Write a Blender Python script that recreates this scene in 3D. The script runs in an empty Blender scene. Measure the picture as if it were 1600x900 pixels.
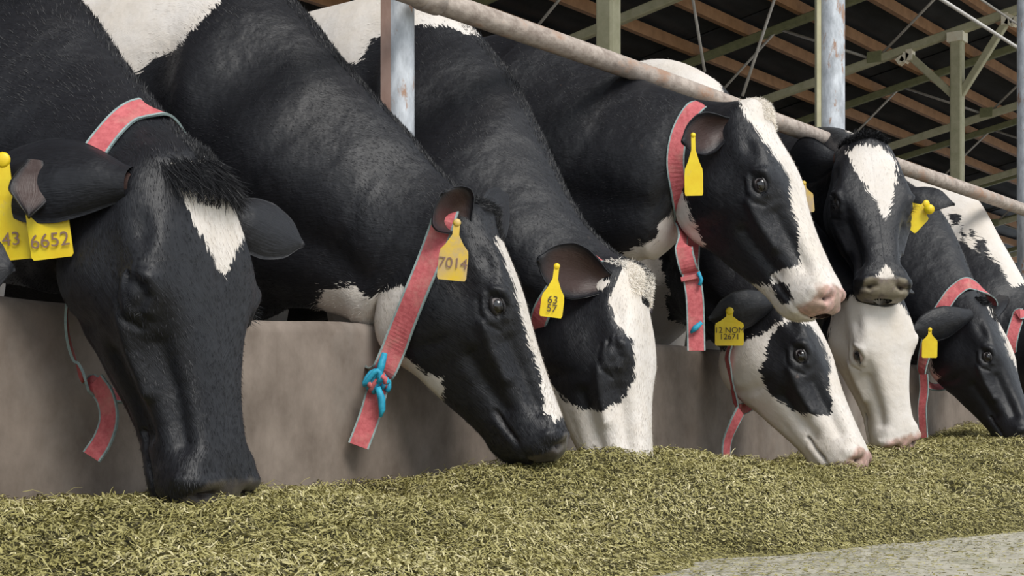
import bpy, math, random
import numpy as np
from mathutils import Vector, Matrix
from mathutils.bvhtree import BVHTree
random.seed(7); rng = np.random.default_rng(7)
SC = bpy.context.scene; COL = SC.collection

# ------------------------------------------------------------------ camera
# world: X runs along the feed wall (away from the camera), Y into the barn, Z up
CAM = np.array([0.0, -2.07, 0.416]); TH = math.radians(35.15); FPX = 2400.0; HY = 646.0
FW = np.array([math.cos(TH), math.sin(TH), 0.0]); RT = np.array([math.sin(TH), -math.cos(TH), 0.0]); UP = np.array([0, 0, 1.0])
cd = bpy.data.cameras.new('camera'); cam = bpy.data.objects.new('camera', cd); COL.objects.link(cam)
cam.location = CAM; cam.rotation_euler = (math.pi/2, 0, TH - math.pi/2)
cd.sensor_width = 36; cd.lens = 36*FPX/1600; cd.shift_y = (HY-450)/1600; cd.clip_end = 300
SC.camera = cam
# ------------------------------------------------------------------ light
wd = bpy.data.worlds.new('world'); SC.world = wd; wd.use_nodes = True
wn = wd.node_tree.nodes; wl = wd.node_tree.links
bg = wn['Background']; bg.inputs['Strength'].default_value = 0.95
bg.inputs['Color'].default_value = (0.86, 0.93, 1.0, 1)
sd = bpy.data.lights.new('sun', 'SUN'); so = bpy.data.objects.new('sun', sd); COL.objects.link(so)
sd.energy = 2.4; sd.angle = math.radians(25); sd.color = (1.0, 0.96, 0.9)
SUNDIR = (-0.55*FW + 0.35*RT + 0.75*UP)      # towards the sun
so.rotation_euler = Vector(SUNDIR).to_track_quat('Z', 'Y').to_euler(); so.location = (0, -5, 6)
SC.view_settings.view_transform = 'Standard'; SC.view_settings.look = 'None'
SC.view_settings.gamma = 1; SC.view_settings.use_curve_mapping = False; SC.view_settings.exposure = 0.15

def P(px, py, d):
    return CAM + d*(FW + (px-800)/FPX*RT + (HY-py)/FPX*UP)
def cw(v):                                   # (right, up, toward camera) -> world vector
    return v[0]*RT + v[1]*UP - v[2]*FW
def proj(X):
    q = X - CAM; d = q@FW
    return np.stack([800+FPX*(q@RT)/d, HY-FPX*(q@UP)/d, d], -1)

# ------------------------------------------------------------------ helpers
def tag(o, label=None, cat=None, group=None, kind=None):
    if label: o['label'] = label
    if cat: o['category'] = cat
    if group: o['group'] = group
    if kind: o['kind'] = kind
    return o
def link(o, parent=None):
    COL.objects.link(o)
    if parent: o.parent = parent; o.matrix_parent_inverse = Matrix.Identity(4)
    return o
def empty(name, loc):
    o = bpy.data.objects.new(name, None); o.location = loc; o.empty_display_size = .1
    return link(o)
def mesh(name, V, Fc, mat, parent=None, smooth=True, origin=None):
    """V in world coordinates; the object's origin is the parent's location"""
    V = np.asarray(V, float)
    off = np.array(parent_loc(parent)) if parent else (np.array(origin) if origin is not None else np.zeros(3))
    m = bpy.data.meshes.new(name)
    if isinstance(Fc, np.ndarray):
        n = len(Fc); k = Fc.shape[1]
        m.vertices.add(len(V)); m.vertices.foreach_set('co', (V-off).astype(np.float32).ravel())
        m.loops.add(n*k); m.loops.foreach_set('vertex_index', Fc.astype(np.int32).ravel())
        m.polygons.add(n); m.polygons.foreach_set('loop_start', (np.arange(n)*k).astype(np.int32))
        m.update(calc_edges=True)
    else:
        m.from_pydata([tuple(v) for v in (V-off)], [], Fc)
    if smooth: m.polygons.foreach_set('use_smooth', [True]*len(m.polygons))
    m.update(); m.validate()
    if mat: m.materials.append(mat)
    o = bpy.data.objects.new(name, m)
    if not parent: o.location = off
    return link(o, parent)
def parent_loc(p):
    l = Vector((0, 0, 0))
    while p: l += p.location; p = p.parent
    return l
def attr(o, name, val):
    a = o.data.attributes.new(name, 'FLOAT', 'POINT'); a.data.foreach_set('value', np.asarray(val, np.float32))
def boxv(c, s, R=None):
    v = np.array([[x, y, z] for x in (-.5, .5) for y in (-.5, .5) for z in (-.5, .5)])*np.array(s)
    if R is not None: v = v@np.array(R).T
    return v+np.array(c), [(0,1,3,2),(4,6,7,5),(0,4,5,1),(2,3,7,6),(0,2,6,4),(1,5,7,3)]
def frame(a, b, upv=(0, 0, 1)):
    a = np.array(a, float); b = np.array(b, float); x = b-a; L = np.linalg.norm(x); x /= L
    u = np.array(upv, float)
    if abs(x@u) > .98: u = np.array([0, 1, 0.])
    y = np.cross(u, x); y /= np.linalg.norm(y); z = np.cross(x, y)
    return x, y, z, L
def bar(a, b, w, h):                          # rectangular bar with chamfered edges
    x, y, z, L = frame(a, b); c = min(w, h)*.12
    pr = [(-w/2+c,-h/2),(w/2-c,-h/2),(w/2,-h/2+c),(w/2,h/2-c),(w/2-c,h/2),(-w/2+c,h/2),(-w/2,h/2-c),(-w/2,-h/2+c)]
    V = [np.array(a)+y*p+z*q for p, q in pr]+[np.array(b)+y*p+z*q for p, q in pr]
    F = [(i, (i+1)%8, 8+(i+1)%8, 8+i) for i in range(8)]+[tuple(range(7,-1,-1)), tuple(range(8,16))]
    return V, F
def ibeam(a, b, w, h, t=.012):               # C purlin profile
    x, y, z, L = frame(a, b)
    pr = [(-w/2,-h/2),(w/2,-h/2),(w/2,-h/2+t),(-w/2+t,-h/2+t),(-w/2+t,h/2-t),(w/2,h/2-t),(w/2,h/2),(-w/2,h/2)]
    V = [np.array(a)+y*p+z*q for p, q in pr]+[np.array(b)+y*p+z*q for p, q in pr]
    F = [(i, (i+1)%8, 8+(i+1)%8, 8+i) for i in range(8)]+[tuple(range(7,-1,-1)), tuple(range(8,16))]
    return V, F
def tube(pts, r, n=12, cap=True):
    pts = [np.array(p, float) for p in pts]; V = []; F = []; rr = r if hasattr(r, '__len__') else [r]*len(pts)
    ref = None
    for i, p in enumerate(pts):
        t = pts[min(i+1, len(pts)-1)]-pts[max(i-1, 0)]; t /= np.linalg.norm(t)
        if ref is None:
            ref = np.array([0, 0, 1.]) if abs(t[2]) < .9 else np.array([0, 1., 0])
        u = ref-t*(ref@t); u /= np.linalg.norm(u); w = np.cross(t, u); ref = u
        for k in range(n):
            a = 2*math.pi*k/n; V.append(p+rr[i]*(u*math.cos(a)+w*math.sin(a)))
    for i in range(len(pts)-1):
        for k in range(n):
            F.append((i*n+k, i*n+(k+1)%n, (i+1)*n+(k+1)%n, (i+1)*n+k))
    if cap: F += [tuple(range(n-1, -1, -1)), tuple(range((len(pts)-1)*n, len(pts)*n))]
    return V, F
def merge(parts):
    V = []; F = []; o = 0
    for v, f in parts:
        V += list(v); F += [tuple(i+o for i in q) for q in f]; o += len(v)
    return V, F
def crm(t):                                   # catmull-rom weights
    return np.array([-.5*t+t*t-.5*t**3, 1-2.5*t*t+1.5*t**3, .5*t+2*t*t-1.5*t**3, -.5*t*t+.5*t**3])
def cr_open(A, n):                            # A (S,...) -> ((S-1)*n+1, ...)
    S = len(A); A0 = np.concatenate([[2*A[0]-A[1]], A, [2*A[-1]-A[-2]]]); out = []
    for i in range(S-1):
        for k in range(n):
            w = crm(k/n); out.append(sum(w[j]*A0[i+j] for j in range(4)))
    out.append(A[-1]); return np.array(out)
def cr_closed(A, n):                          # along axis 1
    S = A.shape[1]; out = []
    for i in range(S):
        for k in range(n):
            w = crm(k/n); out.append(sum(w[j]*A[:, (i-1+j) % S] for j in range(4)))
    return np.stack(out, 1)
def sm(a, b, x):
    t = np.clip((x-a)/(b-a), 0, 1); return t*t*(3-2*t)

# ------------------------------------------------------------------ node helpers
def newmat(name):
    m = bpy.data.materials.new(name); m.use_nodes = True
    return m, m.node_tree.nodes, m.node_tree.links, m.node_tree.nodes['Principled BSDF']
def nd(N, t, **k):
    n = N.new(t)
    for a, b in k.items():
        if a in ('operation', 'blend_type', 'data_type', 'attribute_name', 'interpolation', 'noise_dimensions', 'wave_type', 'feature', 'mode', 'bands_direction', 'uv_map'): setattr(n, a, b)
        else: n.inputs[a].default_value = b
    return n
def ramp(N, stops):
    r = N.new('ShaderNodeValToRGB'); e = r.color_ramp.elements
    while len(e) < len(stops): e.new(.5)
    for i, (p, c) in enumerate(stops): e[i].position = p; e[i].color = (*c, 1)
    return r
def noisy(name, c1, c2, scale=20, rough=.8, bump=.3, detail=8, stretch=(1, 1, 1), metal=0, c3=None, dist=.01, s3=4, t3=(.5, .6)):
    m, N, L, B = newmat(name)
    tc = N.new('ShaderNodeTexCoord'); mp = nd(N, 'ShaderNodeMapping'); mp.inputs['Scale'].default_value = stretch
    L.new(tc.outputs['Object'], mp.inputs[0])
    n = nd(N, 'ShaderNodeTexNoise', Scale=scale, Detail=detail, Roughness=.65); L.new(mp.outputs[0], n.inputs[0])
    r = ramp(N, [(.35, c1), (.68, c2)]); L.new(n.outputs[0], r.inputs[0]); col = r.outputs[0]
    if c3:
        n3 = nd(N, 'ShaderNodeTexNoise', Scale=s3, Detail=6, Roughness=.7); L.new(mp.outputs[0], n3.inputs[0])
        r3 = ramp(N, [(t3[0], (0, 0, 0)), (t3[1], (1, 1, 1))]); L.new(n3.outputs[0], r3.inputs[0])
        mx = nd(N, 'ShaderNodeMixRGB'); L.new(r3.outputs[0], mx.inputs[0]); L.new(col, mx.inputs[1]); mx.inputs[2].default_value = (*c3, 1); col = mx.outputs[0]
    L.new(col, B.inputs['Base Color']); B.inputs['Roughness'].default_value = rough; B.inputs['Metallic'].default_value = metal
    if bump:
        b = nd(N, 'ShaderNodeBump', Strength=bump, Distance=dist); L.new(n.outputs[0], b.inputs['Height']); L.new(b.outputs[0], B.inputs['Normal'])
    return m
M = {}
M['concrete_wall'] = noisy('wall concrete', (.15,.118,.095), (.275,.225,.188), 9, .9, .5, 14, (1, 1, .7), c3=(.30,.265,.235), s3=2.6, t3=(.50,.78), dist=.006)
M['floor'] = noisy('feed alley concrete', (.40,.37,.30), (.56,.525,.43), 14, .9, .5, 14, c3=(.30,.29,.2), s3=6, t3=(.5,.7))
M['barn_floor'] = noisy('barn floor', (.08,.07,.05), (.16,.13,.1), 5)
M['galv'] = noisy('galvanised rail', (.27,.215,.18), (.56,.48,.42), 48, .75, .6, 12, (.6, 1, 1), c3=(.36,.22,.15), s3=12, t3=(.55,.66), metal=0, dist=.003)
M['post_white'] = noisy('weathered post paint', (.36,.38,.41), (.68,.71,.75), 34, .5, .2, 8, (1, 1, .4), c3=(.36,.22,.15), s3=11, t3=(.57,.62), metal=.2, dist=.002)
M['post_rust'] = noisy('post half rusted', (.22,.13,.10), (.36,.25,.21), 14, .6, .2, 8, (1, 1, .4), dist=.002)
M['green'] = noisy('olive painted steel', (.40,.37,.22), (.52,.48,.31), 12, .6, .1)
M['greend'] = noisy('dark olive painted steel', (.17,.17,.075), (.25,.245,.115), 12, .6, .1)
M['steelgrey'] = noisy('grey steel rod', (.36,.32,.27), (.5,.45,.38), 20, .5, .1)
M['purlin'] = noisy('red oxide purlin', (.27,.13,.05), (.40,.205,.09), 6, .65, .1)
M['roof'] = noisy('dark roof sheet', (.022,.024,.027), (.055,.058,.064), 5, .55, .2, 8, (.3, 1, 1))
M['pipe'] = noisy('pale pipe', (.5,.47,.44), (.68,.65,.6), 20, .5, .1)
M['gusset_sunlit'] = noisy('sunlit cream bracket', (.85,.72,.5), (.95,.9,.72), 10, .5, .2)  # sunlight on the brackets and caps is put into this bright cream colour

def coat_mat(name, nose=(.62,.30,.25), muzzle_dirt=0.0, white=(.73,.68,.635), soil=.25):
    m, N, L, B = newmat(name)
    uv = nd(N, 'ShaderNodeUVMap', uv_map='fur'); mp = nd(N, 'ShaderNodeMapping'); mp.inputs['Scale'].default_value = (34, 420, 1)
    L.new(uv.outputs[0], mp.inputs[0])
    # flow distortion
    tc = N.new('ShaderNodeTexCoord')
    fl = nd(N, 'ShaderNodeTexNoise', Scale=5.0, Detail=3.0); L.new(tc.outputs['Object'], fl.inputs[0])
    fs = nd(N, 'ShaderNodeVectorMath', operation='SCALE', Scale=9.0); L.new(fl.outputs['Color'], fs.inputs[0])
    ad = nd(N, 'ShaderNodeVectorMath', operation='ADD'); L.new(mp.outputs[0], ad.inputs[0]); L.new(fs.outputs[0], ad.inputs[1])
    hair = nd(N, 'ShaderNodeTexNoise', Scale=1.0, Detail=5.0, Roughness=.6); L.new(ad.outputs[0], hair.inputs[0])
    # jagged coat edge
    at = nd(N, 'ShaderNodeAttribute', attribute_name='coat')
    mpe = nd(N, 'ShaderNodeMapping'); mpe.inputs['Scale'].default_value = (30, 190, 1); L.new(uv.outputs[0], mpe.inputs[0])
    ade = nd(N, 'ShaderNodeVectorMath', operation='ADD'); L.new(mpe.outputs[0], ade.inputs[0]); L.new(fs.outputs[0], ade.inputs[1])
    hed = nd(N, 'ShaderNodeTexNoise', Scale=1.0, Detail=3.0); L.new(ade.outputs[0], hed.inputs[0])
    h1 = nd(N, 'ShaderNodeMath', operation='SUBTRACT'); L.new(hed.outputs[0], h1.inputs[0]); h1.inputs[1].default_value = .5
    h2 = nd(N, 'ShaderNodeMath', operation='MULTIPLY'); L.new(h1.outputs[0], h2.inputs[0]); h2.inputs[1].default_value = 3.4
    n2 = nd(N, 'ShaderNodeTexNoise', Scale=45.0, Detail=3.0); L.new(tc.outputs['Object'], n2.inputs[0])
    h3 = nd(N, 'ShaderNodeMath', operation='MULTIPLY_ADD'); L.new(n2.outputs[0], h3.inputs[0]); h3.inputs[1].default_value = 1.6; h3.inputs[2].default_value = -.8
    s1 = nd(N, 'ShaderNodeMath', operation='ADD'); L.new(at.outputs['Fac'], s1.inputs[0]); L.new(h2.outputs[0], s1.inputs[1])
    s2 = nd(N, 'ShaderNodeMath', operation='ADD'); L.new(s1.outputs[0], s2.inputs[0]); L.new(h3.outputs[0], s2.inputs[1])
    mr = nd(N, 'ShaderNodeMapRange'); mr.inputs['From Min'].default_value = -.12; mr.inputs['From Max'].default_value = .12
    L.new(s2.outputs[0], mr.inputs['Value'])
    big = nd(N, 'ShaderNodeTexNoise', Scale=7.0, Detail=6.0, Roughness=.7); L.new(tc.outputs['Object'], big.inputs[0])
    rw = ramp(N, [(.3, tuple(c*(1-soil*s) for c, s in zip(white, (.35,.5,.75)))), (.62, white)]); L.new(big.outputs[0], rw.inputs[0])
    rb = ramp(N, [(.3, (.006,.0062,.008)), (.75, (.016,.0163,.0205))]); L.new(hair.outputs[0], rb.inputs[0])
    mx = nd(N, 'ShaderNodeMixRGB'); L.new(mr.outputs[0], mx.inputs[0]); L.new(rb.outputs[0], mx.inputs[1]); L.new(rw.outputs[0], mx.inputs[2])
    # bare skin of muzzle / inner ear
    na = nd(N, 'ShaderNodeAttribute', attribute_name='nose')
    ns = nd(N, 'ShaderNodeTexNoise', Scale=60.0, Detail=4.0); L.new(tc.outputs['Object'], ns.inputs[0])
    rn = ramp(N, [(.36, tuple(c*.62 for c in nose)), (.6, nose)]); L.new(ns.outputs[0], rn.inputs[0])
    dn = nd(N, 'ShaderNodeTexNoise', Scale=24.0, Detail=5.0); L.new(tc.outputs['Object'], dn.inputs[0])
    rd = ramp(N, [(.52-.3*muzzle_dirt, (0,0,0)), (.66-.3*muzzle_dirt, (1,1,1))]); L.new(dn.outputs[0], rd.inputs[0])
    dm = nd(N, 'ShaderNodeMath', operation='MULTIPLY'); L.new(rd.outputs[0], dm.inputs[0]); dm.inputs[1].default_value = min(1, muzzle_dirt*1.6)
    mxd = nd(N, 'ShaderNodeMixRGB'); L.new(dm.outputs[0], mxd.inputs[0]); L.new(rn.outputs[0], mxd.inputs[1]); mxd.inputs[2].default_value = (.24,.21,.14,1)
    nn = nd(N, 'ShaderNodeMath', operation='MULTIPLY_ADD'); L.new(dn.outputs[0], nn.inputs[0]); nn.inputs[1].default_value = 1.6; nn.inputs[2].default_value = -.8
    nm = nd(N, 'ShaderNodeMath', operation='ADD'); L.new(nn.outputs[0], nm.inputs[0]); L.new(na.outputs['Fac'], nm.inputs[1])
    nmr = nd(N, 'ShaderNodeMapRange'); nmr.inputs['From Min'].default_value = .35; nmr.inputs['From Max'].default_value = .85; L.new(nm.outputs[0], nmr.inputs['Value'])
    mx2 = nd(N, 'ShaderNodeMixRGB'); L.new(nmr.outputs[0], mx2.inputs[0]); L.new(mx.outputs[0], mx2.inputs[1]); L.new(mxd.outputs[0], mx2.inputs[2])
    ea = nd(N, 'ShaderNodeAttribute', attribute_name='inner_ear')
    mx3 = nd(N, 'ShaderNodeMixRGB'); L.new(ea.outputs['Fac'], mx3.inputs[0]); L.new(mx2.outputs[0], mx3.inputs[1]); mx3.inputs[2].default_value = (.05,.028,.024,1)
    # dark nostril skin, with shade painted into the nostrils and mouth groove
    da = nd(N, 'ShaderNodeAttribute', attribute_name='skin_shade')
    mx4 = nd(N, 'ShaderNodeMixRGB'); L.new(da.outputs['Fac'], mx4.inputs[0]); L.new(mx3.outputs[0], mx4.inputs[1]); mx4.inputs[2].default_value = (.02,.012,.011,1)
    L.new(mx4.outputs[0], B.inputs['Base Color'])
    ro = nd(N, 'ShaderNodeMapRange'); L.new(mr.outputs[0], ro.inputs['Value']); ro.inputs['To Min'].default_value = .43; ro.inputs['To Max'].default_value = .75
    L.new(ro.outputs[0], B.inputs['Roughness'])
    B.inputs['Specular IOR Level'].default_value = .36
    B.inputs['Sheen Weight'].default_value = .05; B.inputs['Sheen Roughness'].default_value = .4; B.inputs['Sheen Tint'].default_value = (.8,.86,1,1)
    b1 = nd(N, 'ShaderNodeBump', Strength=.4, Distance=.0022); L.new(hair.outputs[0], b1.inputs['Height'])
    n5 = nd(N, 'ShaderNodeTexNoise', Scale=11.0, Detail=4.0); L.new(tc.outputs['Object'], n5.inputs[0])
    b2 = nd(N, 'ShaderNodeBump', Strength=.5, Distance=.02); L.new(n5.outputs[0], b2.inputs['Height']); L.new(b1.outputs[0], b2.inputs['Normal'])
    L.new(b2.outputs[0], B.inputs['Normal'])
    return m
def plain(name, c, rough=.5, spec=.5, coat=0):
    m, N, L, B = newmat(name); B.inputs['Base Color'].default_value = (*c, 1); B.inputs['Roughness'].default_value = rough
    B.inputs['Specular IOR Level'].default_value = spec; B.inputs['Coat Weight'].default_value = coat; B.inputs['Coat Roughness'].default_value = .03
    return m
M['lid'] = plain('eyelid skin', (.018,.016,.017), .42)
M['lid_light'] = plain('pale eyelid skin', (.45,.34,.30), .6)
M['hair_black'] = plain('black hair', (.010,.010,.012), .5, .35)
M['hair_white'] = plain('cream hair', (.86,.80,.72), .7, .3)
M['web_red'] = noisy('red webbing', (.44,.085,.095), (.62,.155,.165), 90, .8, .6, 6, dist=.002, c3=(.50,.24,.2), s3=14, t3=(.52,.75))
M['web_edge'] = noisy('grey teal webbing edge', (.20,.27,.27), (.34,.42,.41), 90, .8, .4, 6, dist=.001)
M['cord_blue'] = noisy('blue knot cord', (.01,.24,.42), (.03,.42,.58), 60, .6, .4, 6, dist=.001)
M['tag_yellow'] = noisy('yellow tag plastic', (.80,.55,.01), (.86,.66,.02), 25, .45, .05, 6, c3=(.62,.45,.16), s3=16, t3=(.60,.72))
M['tag_dull'] = noisy('worn yellow tag plastic', (.78,.52,.03), (.6,.42,.2), 18, .5, .05, 6, c3=(.47,.36,.27), s3=10, t3=(.45,.6))
M['ink'] = plain('faded brown ink', (.22,.13,.10), .7)
M['ink_dark'] = plain('dark ink', (.06,.04,.03), .7)
def fur_mat():
    m, N, L, B = newmat('short fur'); a = nd(N, 'ShaderNodeAttribute', attribute_name='tone')
    r = ramp(N, [(0, (.005,.005,.0068)), (.2, (.017,.0165,.0205)), (.78, (.60,.54,.48)), (1, (.80,.76,.71))]); L.new(a.outputs['Fac'], r.inputs[0]); L.new(r.outputs[0], B.inputs['Base Color'])
    B.inputs['Roughness'].default_value = .5; B.inputs['Specular IOR Level'].default_value = .3; return m
M['fur'] = fur_mat()
def eye_mat():
    m, N, L, B = newmat('eyeball')
    a = nd(N, 'ShaderNodeAttribute', attribute_name='sclera')
    mx = nd(N, 'ShaderNodeMixRGB'); L.new(a.outputs['Fac'], mx.inputs[0]); mx.inputs[1].default_value = (.008,.006,.007,1); mx.inputs[2].default_value = (.30,.27,.27,1)
    L.new(mx.outputs[0], B.inputs['Base Color']); B.inputs['Roughness'].default_value = .12; B.inputs['Coat Weight'].default_value = 1; B.inputs['Coat Roughness'].default_value = .02
    return m
M['eye'] = eye_mat()

#@STRUCTURE
# ------------------------------------------------------------------ structure
def struct(name, V, F, mat, smooth=False):
    o = mesh(name, V, F, mat, smooth=smooth); o['kind'] = 'structure'; return o
ZF = .15
# feed alley floor (slightly uneven) and barn floor
gx, gy = np.meshgrid(np.linspace(-6, 34, 90), np.linspace(-9, 0.02, 40), indexing='ij')
gz = ZF + .004*np.sin(gx*3.1)*np.cos(gy*2.3)
Vf = np.stack([gx, gy, gz], -1).reshape(-1, 3)
def gridf(a, b):
    i, j = np.meshgrid(np.arange(a-1), np.arange(b-1), indexing='ij'); k = (i*b+j).ravel()
    return np.stack([k, k+b, k+b+1, k+1], 1)
struct('floor', Vf, gridf(90, 40), M['floor'], True)
V, F = boxv((14, 7.1, -.06), (44, 14.0, .12)); struct('floor_barn', V, F, M['barn_floor'])
# feed wall with rounded arrises and uneven top
nx = 420; xs = np.linspace(-5, 34, nx)
prof = [(.0,-.1),(.0,.2),(.0,.4),(.001,.575),(.006,.592),(.016,.6),(.09,.602),(.164,.6),(.176,.592),(.18,.575),(.18,-.1)]
Vw = np.zeros((nx, len(prof), 3))
for i, x in enumerate(xs):
    for j, (y, z) in enumerate(prof):
        dz = (.004*math.sin(x*5.3)+.003*math.sin(x*13.7+1)) if z > .5 else 0
        dy = .003*math.sin(x*7.9+z*9)
        Vw[i, j] = (x, y+dy, z+dz)
wall_o = struct('wall_feed', Vw.reshape(-1, 3), gridf(nx, len(prof)), M['concrete_wall'], True)
def roof_z(y): return 6.0-.21*y
# roof: corrugated sheets
def roof_sheet(x0, x1, y0, y1):
    n = int((x1-x0)/.1); X = np.linspace(x0, x1, n*2+1); z = np.where(np.arange(len(X)) % 2, .025, 0)
    a = np.stack([X, np.full_like(X, y0), roof_z(y0)+.1+z], 1); b = np.stack([X, np.full_like(X, y1), roof_z(y1)+.1+z], 1)
    V = np.stack([a, b], 1).reshape(-1, 3); return V, gridf(len(X), 2)
ce = empty('ceiling', (18, 7, 6)); ce['kind'] = 'structure'
for x0 in np.arange(-3, 45, 3.75):
    for y0, y1 in ((-.6, 4.6), (4.5, 9.6), (9.5, 14.5)):
        V, F = roof_sheet(x0, x0+3.8, y0, y1); V[:, 2] += .01*(y0 > 0)+.008*(int(x0) % 2)
        mesh('roof_panel', V, F, M['roof'], ce, smooth=False)
for k in range(-7, 14):
    y = 4.5+.671*k
    if y > -.6 and y < 14.2:
        V, F = ibeam((-3, y, roof_z(y)+.02), (45, y, roof_z(y)+.02), .07, .13); mesh('purlin', V, F, M['purlin'], ce, smooth=False)
V, F = boxv((20, 14.3, .6), (50, .15, 1.2)); struct('wall_back', V, F, M['concrete_wall'])
# trusses
for i, x in enumerate(np.arange(4.65, 42, 3.75)):
    t = empty('roof_truss', (x, 7, 4.5))
    tag(t, ['olive steel roof truss overhead nearest the camera, first in the row', 'olive steel roof truss crossing behind the left olive post', 'olive steel roof truss between the two olive posts', 'olive steel roof truss resting on the right olive post with knee braces'][i] if i < 4 else
        'olive steel roof truss deep in the barn, %s beyond the right olive post' % ['first', 'second', 'third', 'fourth', 'fifth', 'last'][i-4], 'truss', 'roof trusses')
    top = lambda y: np.array((x, y, roof_z(y)-.1)); bot = lambda y: np.array((x, y, roof_z(y)-.85))
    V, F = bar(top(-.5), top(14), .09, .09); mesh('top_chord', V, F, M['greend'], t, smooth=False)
    V, F = bar(bot(-.5), bot(14), .08, .09); mesh('bottom_chord', V, F, M['green'], t, smooth=False)
    ys = np.arange(-.3, 14, 1.15)
    for j in range(len(ys)-1):
        a, b = (top(ys[j]), bot(ys[j+1])) if j % 2 else (bot(ys[j]), top(ys[j+1]))
        V, F = tube([a, b], .016, 6); mesh('web_rod', V, F, M['steelgrey'], t)
    for j in range(0, len(ys), 2):
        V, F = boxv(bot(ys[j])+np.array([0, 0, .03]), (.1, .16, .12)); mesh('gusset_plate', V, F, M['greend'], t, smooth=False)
#@END

# ------------------------------------------------------------------ posts and rail
def post_round(name, px, y, r, ztop, label, mat, mat2=None):
    rr = (px-800)/FPX; d = (y+2.07)/(.5757-rr*.8177); x = d*(.8177+rr*.5757)
    t = empty(name, (x, y, .6)); tag(t, label, 'post', 'feed barrier posts')
    V, F = tube([(x, y, z) for z in np.linspace(.6, ztop, 12)], r, 24); o = mesh('tube', V, F, mat, t)
    if mat2:   # rusted angle strip welded to its left side
        V, F = mat2; mesh('edge_strip', [np.array(v)+np.array([x, y, 0]) for v in V], F, M['post_rust'] if px < 1000 else M['green'], t, smooth=False)
    V, F = boxv((x, y, .61), (.2, .16, .012)); mesh('base_plate', V, F, mat, t, smooth=False)
    return t, x
lft = -RT
def strip(off, w, dpt, z0, z1):
    c = lft*off; V, F = boxv((c[0], c[1], (z0+z1)/2), (w, dpt, z1-z0), np.stack([RT, FW, UP], 1)); return V, F
post_round('barrier_post', 624, .13, .034, 2.6, 'grey galvanised round post with rusted left side, behind the second cow\'s neck', M['post_white'], strip(.017, .046, .058, .6, 2.6))
post_round('barrier_post', 1300, .13, .045, 3.2, 'pale weathered post with rust patches behind the front-facing cow', M['post_white'], strip(.05, .015, .04, .6, 3.2))
post_round('barrier_post', 1606, .13, .05, 2.9, 'grey post at the right end of the rail, half out of the frame', M['post_white'])
rl = empty('neck_rail', (3.5, .05, 1.339)); tag(rl, 'weathered rusty steel neck rail running over the row of cows', 'rail')
pts = [(x, .045, 1.339+.002*math.sin(x*2.1)) for x in np.linspace(1.2, 12, 60)]
V, F = tube(pts, .0275, 20); mesh('pipe', V, F, M['galv'], rl)
for px in (624, 1300, 1606):
    rr = (px-800)/FPX; d = (.13+2.07)/(.5757-rr*.8177); x = d*(.8177+rr*.5757)
    V, F = tube([(x-.03, .045, 1.339), (x+.03, .045, 1.339)], .033, 16); mesh('clamp', V, F, M['galv'], rl)
def green_post(x, y, label):
    t = empty('support_post', (x, y, 0)); tag(t, label, 'post', 'olive roof support posts')
    zt = roof_z(y)-.9
    V, F = bar((x, y, 0), (x, y, zt), .125, .125); mesh('column', V, F, M['green'], t, smooth=False)
    V, F = boxv((x, y, zt-.02), (.17, .17, .1)); mesh('cap', V, F, M['gusset_sunlit'], t, smooth=False)
    for s in (-1, 1):
        V, F = bar((x, y+s*.04, zt-.62), (x, y+s*.56, zt+.02-.21*s*.56), .07, .075); mesh('knee_brace', V, F, M['green'], t, smooth=False)
        c = np.array((x, y+s*.56, zt-.02-.21*s*.56))
        for q in range(3):
            V, F = boxv(c+np.array([.0, (q-1)*.05*s, -.02*q]), (.1, .07, .12-.02*q), Matrix.Rotation(.5*q, 3, 'X')); mesh('bracket', V, F, M['gusset_sunlit'], t, smooth=False)
    return t
green_post(8.4, 3.09, 'thick olive support post at the left of the barn interior')
green_post(15.9, 3.4, 'slim olive support post with knee braces at the right, behind the rail')
green_post(23.4, 3.6, 'far olive support post at the right edge of the barn')
def rod(name, a, b, r, mat, label, cat):
    V, F = tube([a, b], r, 10); o = mesh(name, V, F, mat, origin=a); tag(o, label, cat)
rod('water_pipe', (3, 1, 2.80), (16, 1, 2.80), .011, M['pipe'], 'pale thin pipe crossing the upper right corner of the barn', 'pipe')
rod('cable_conduit', (3, 2, 3.78), (20, 2, 3.78), .01, M['steelgrey'], 'thin grey conduit behind the pale pipe at upper right', 'pipe')
rod('tie_rod', P(1073, -60, 12), P(1101, 112, 12), .012, M['steelgrey'], 'thin tie rod hanging above the white back of a cow, left one', 'rod')
rod('tie_rod', P(1226, -50, 12), P(1160, 150, 12), .012, M['steelgrey'], 'thin tie rod slanting down to the raised cow\'s head, right one', 'rod')

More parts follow.
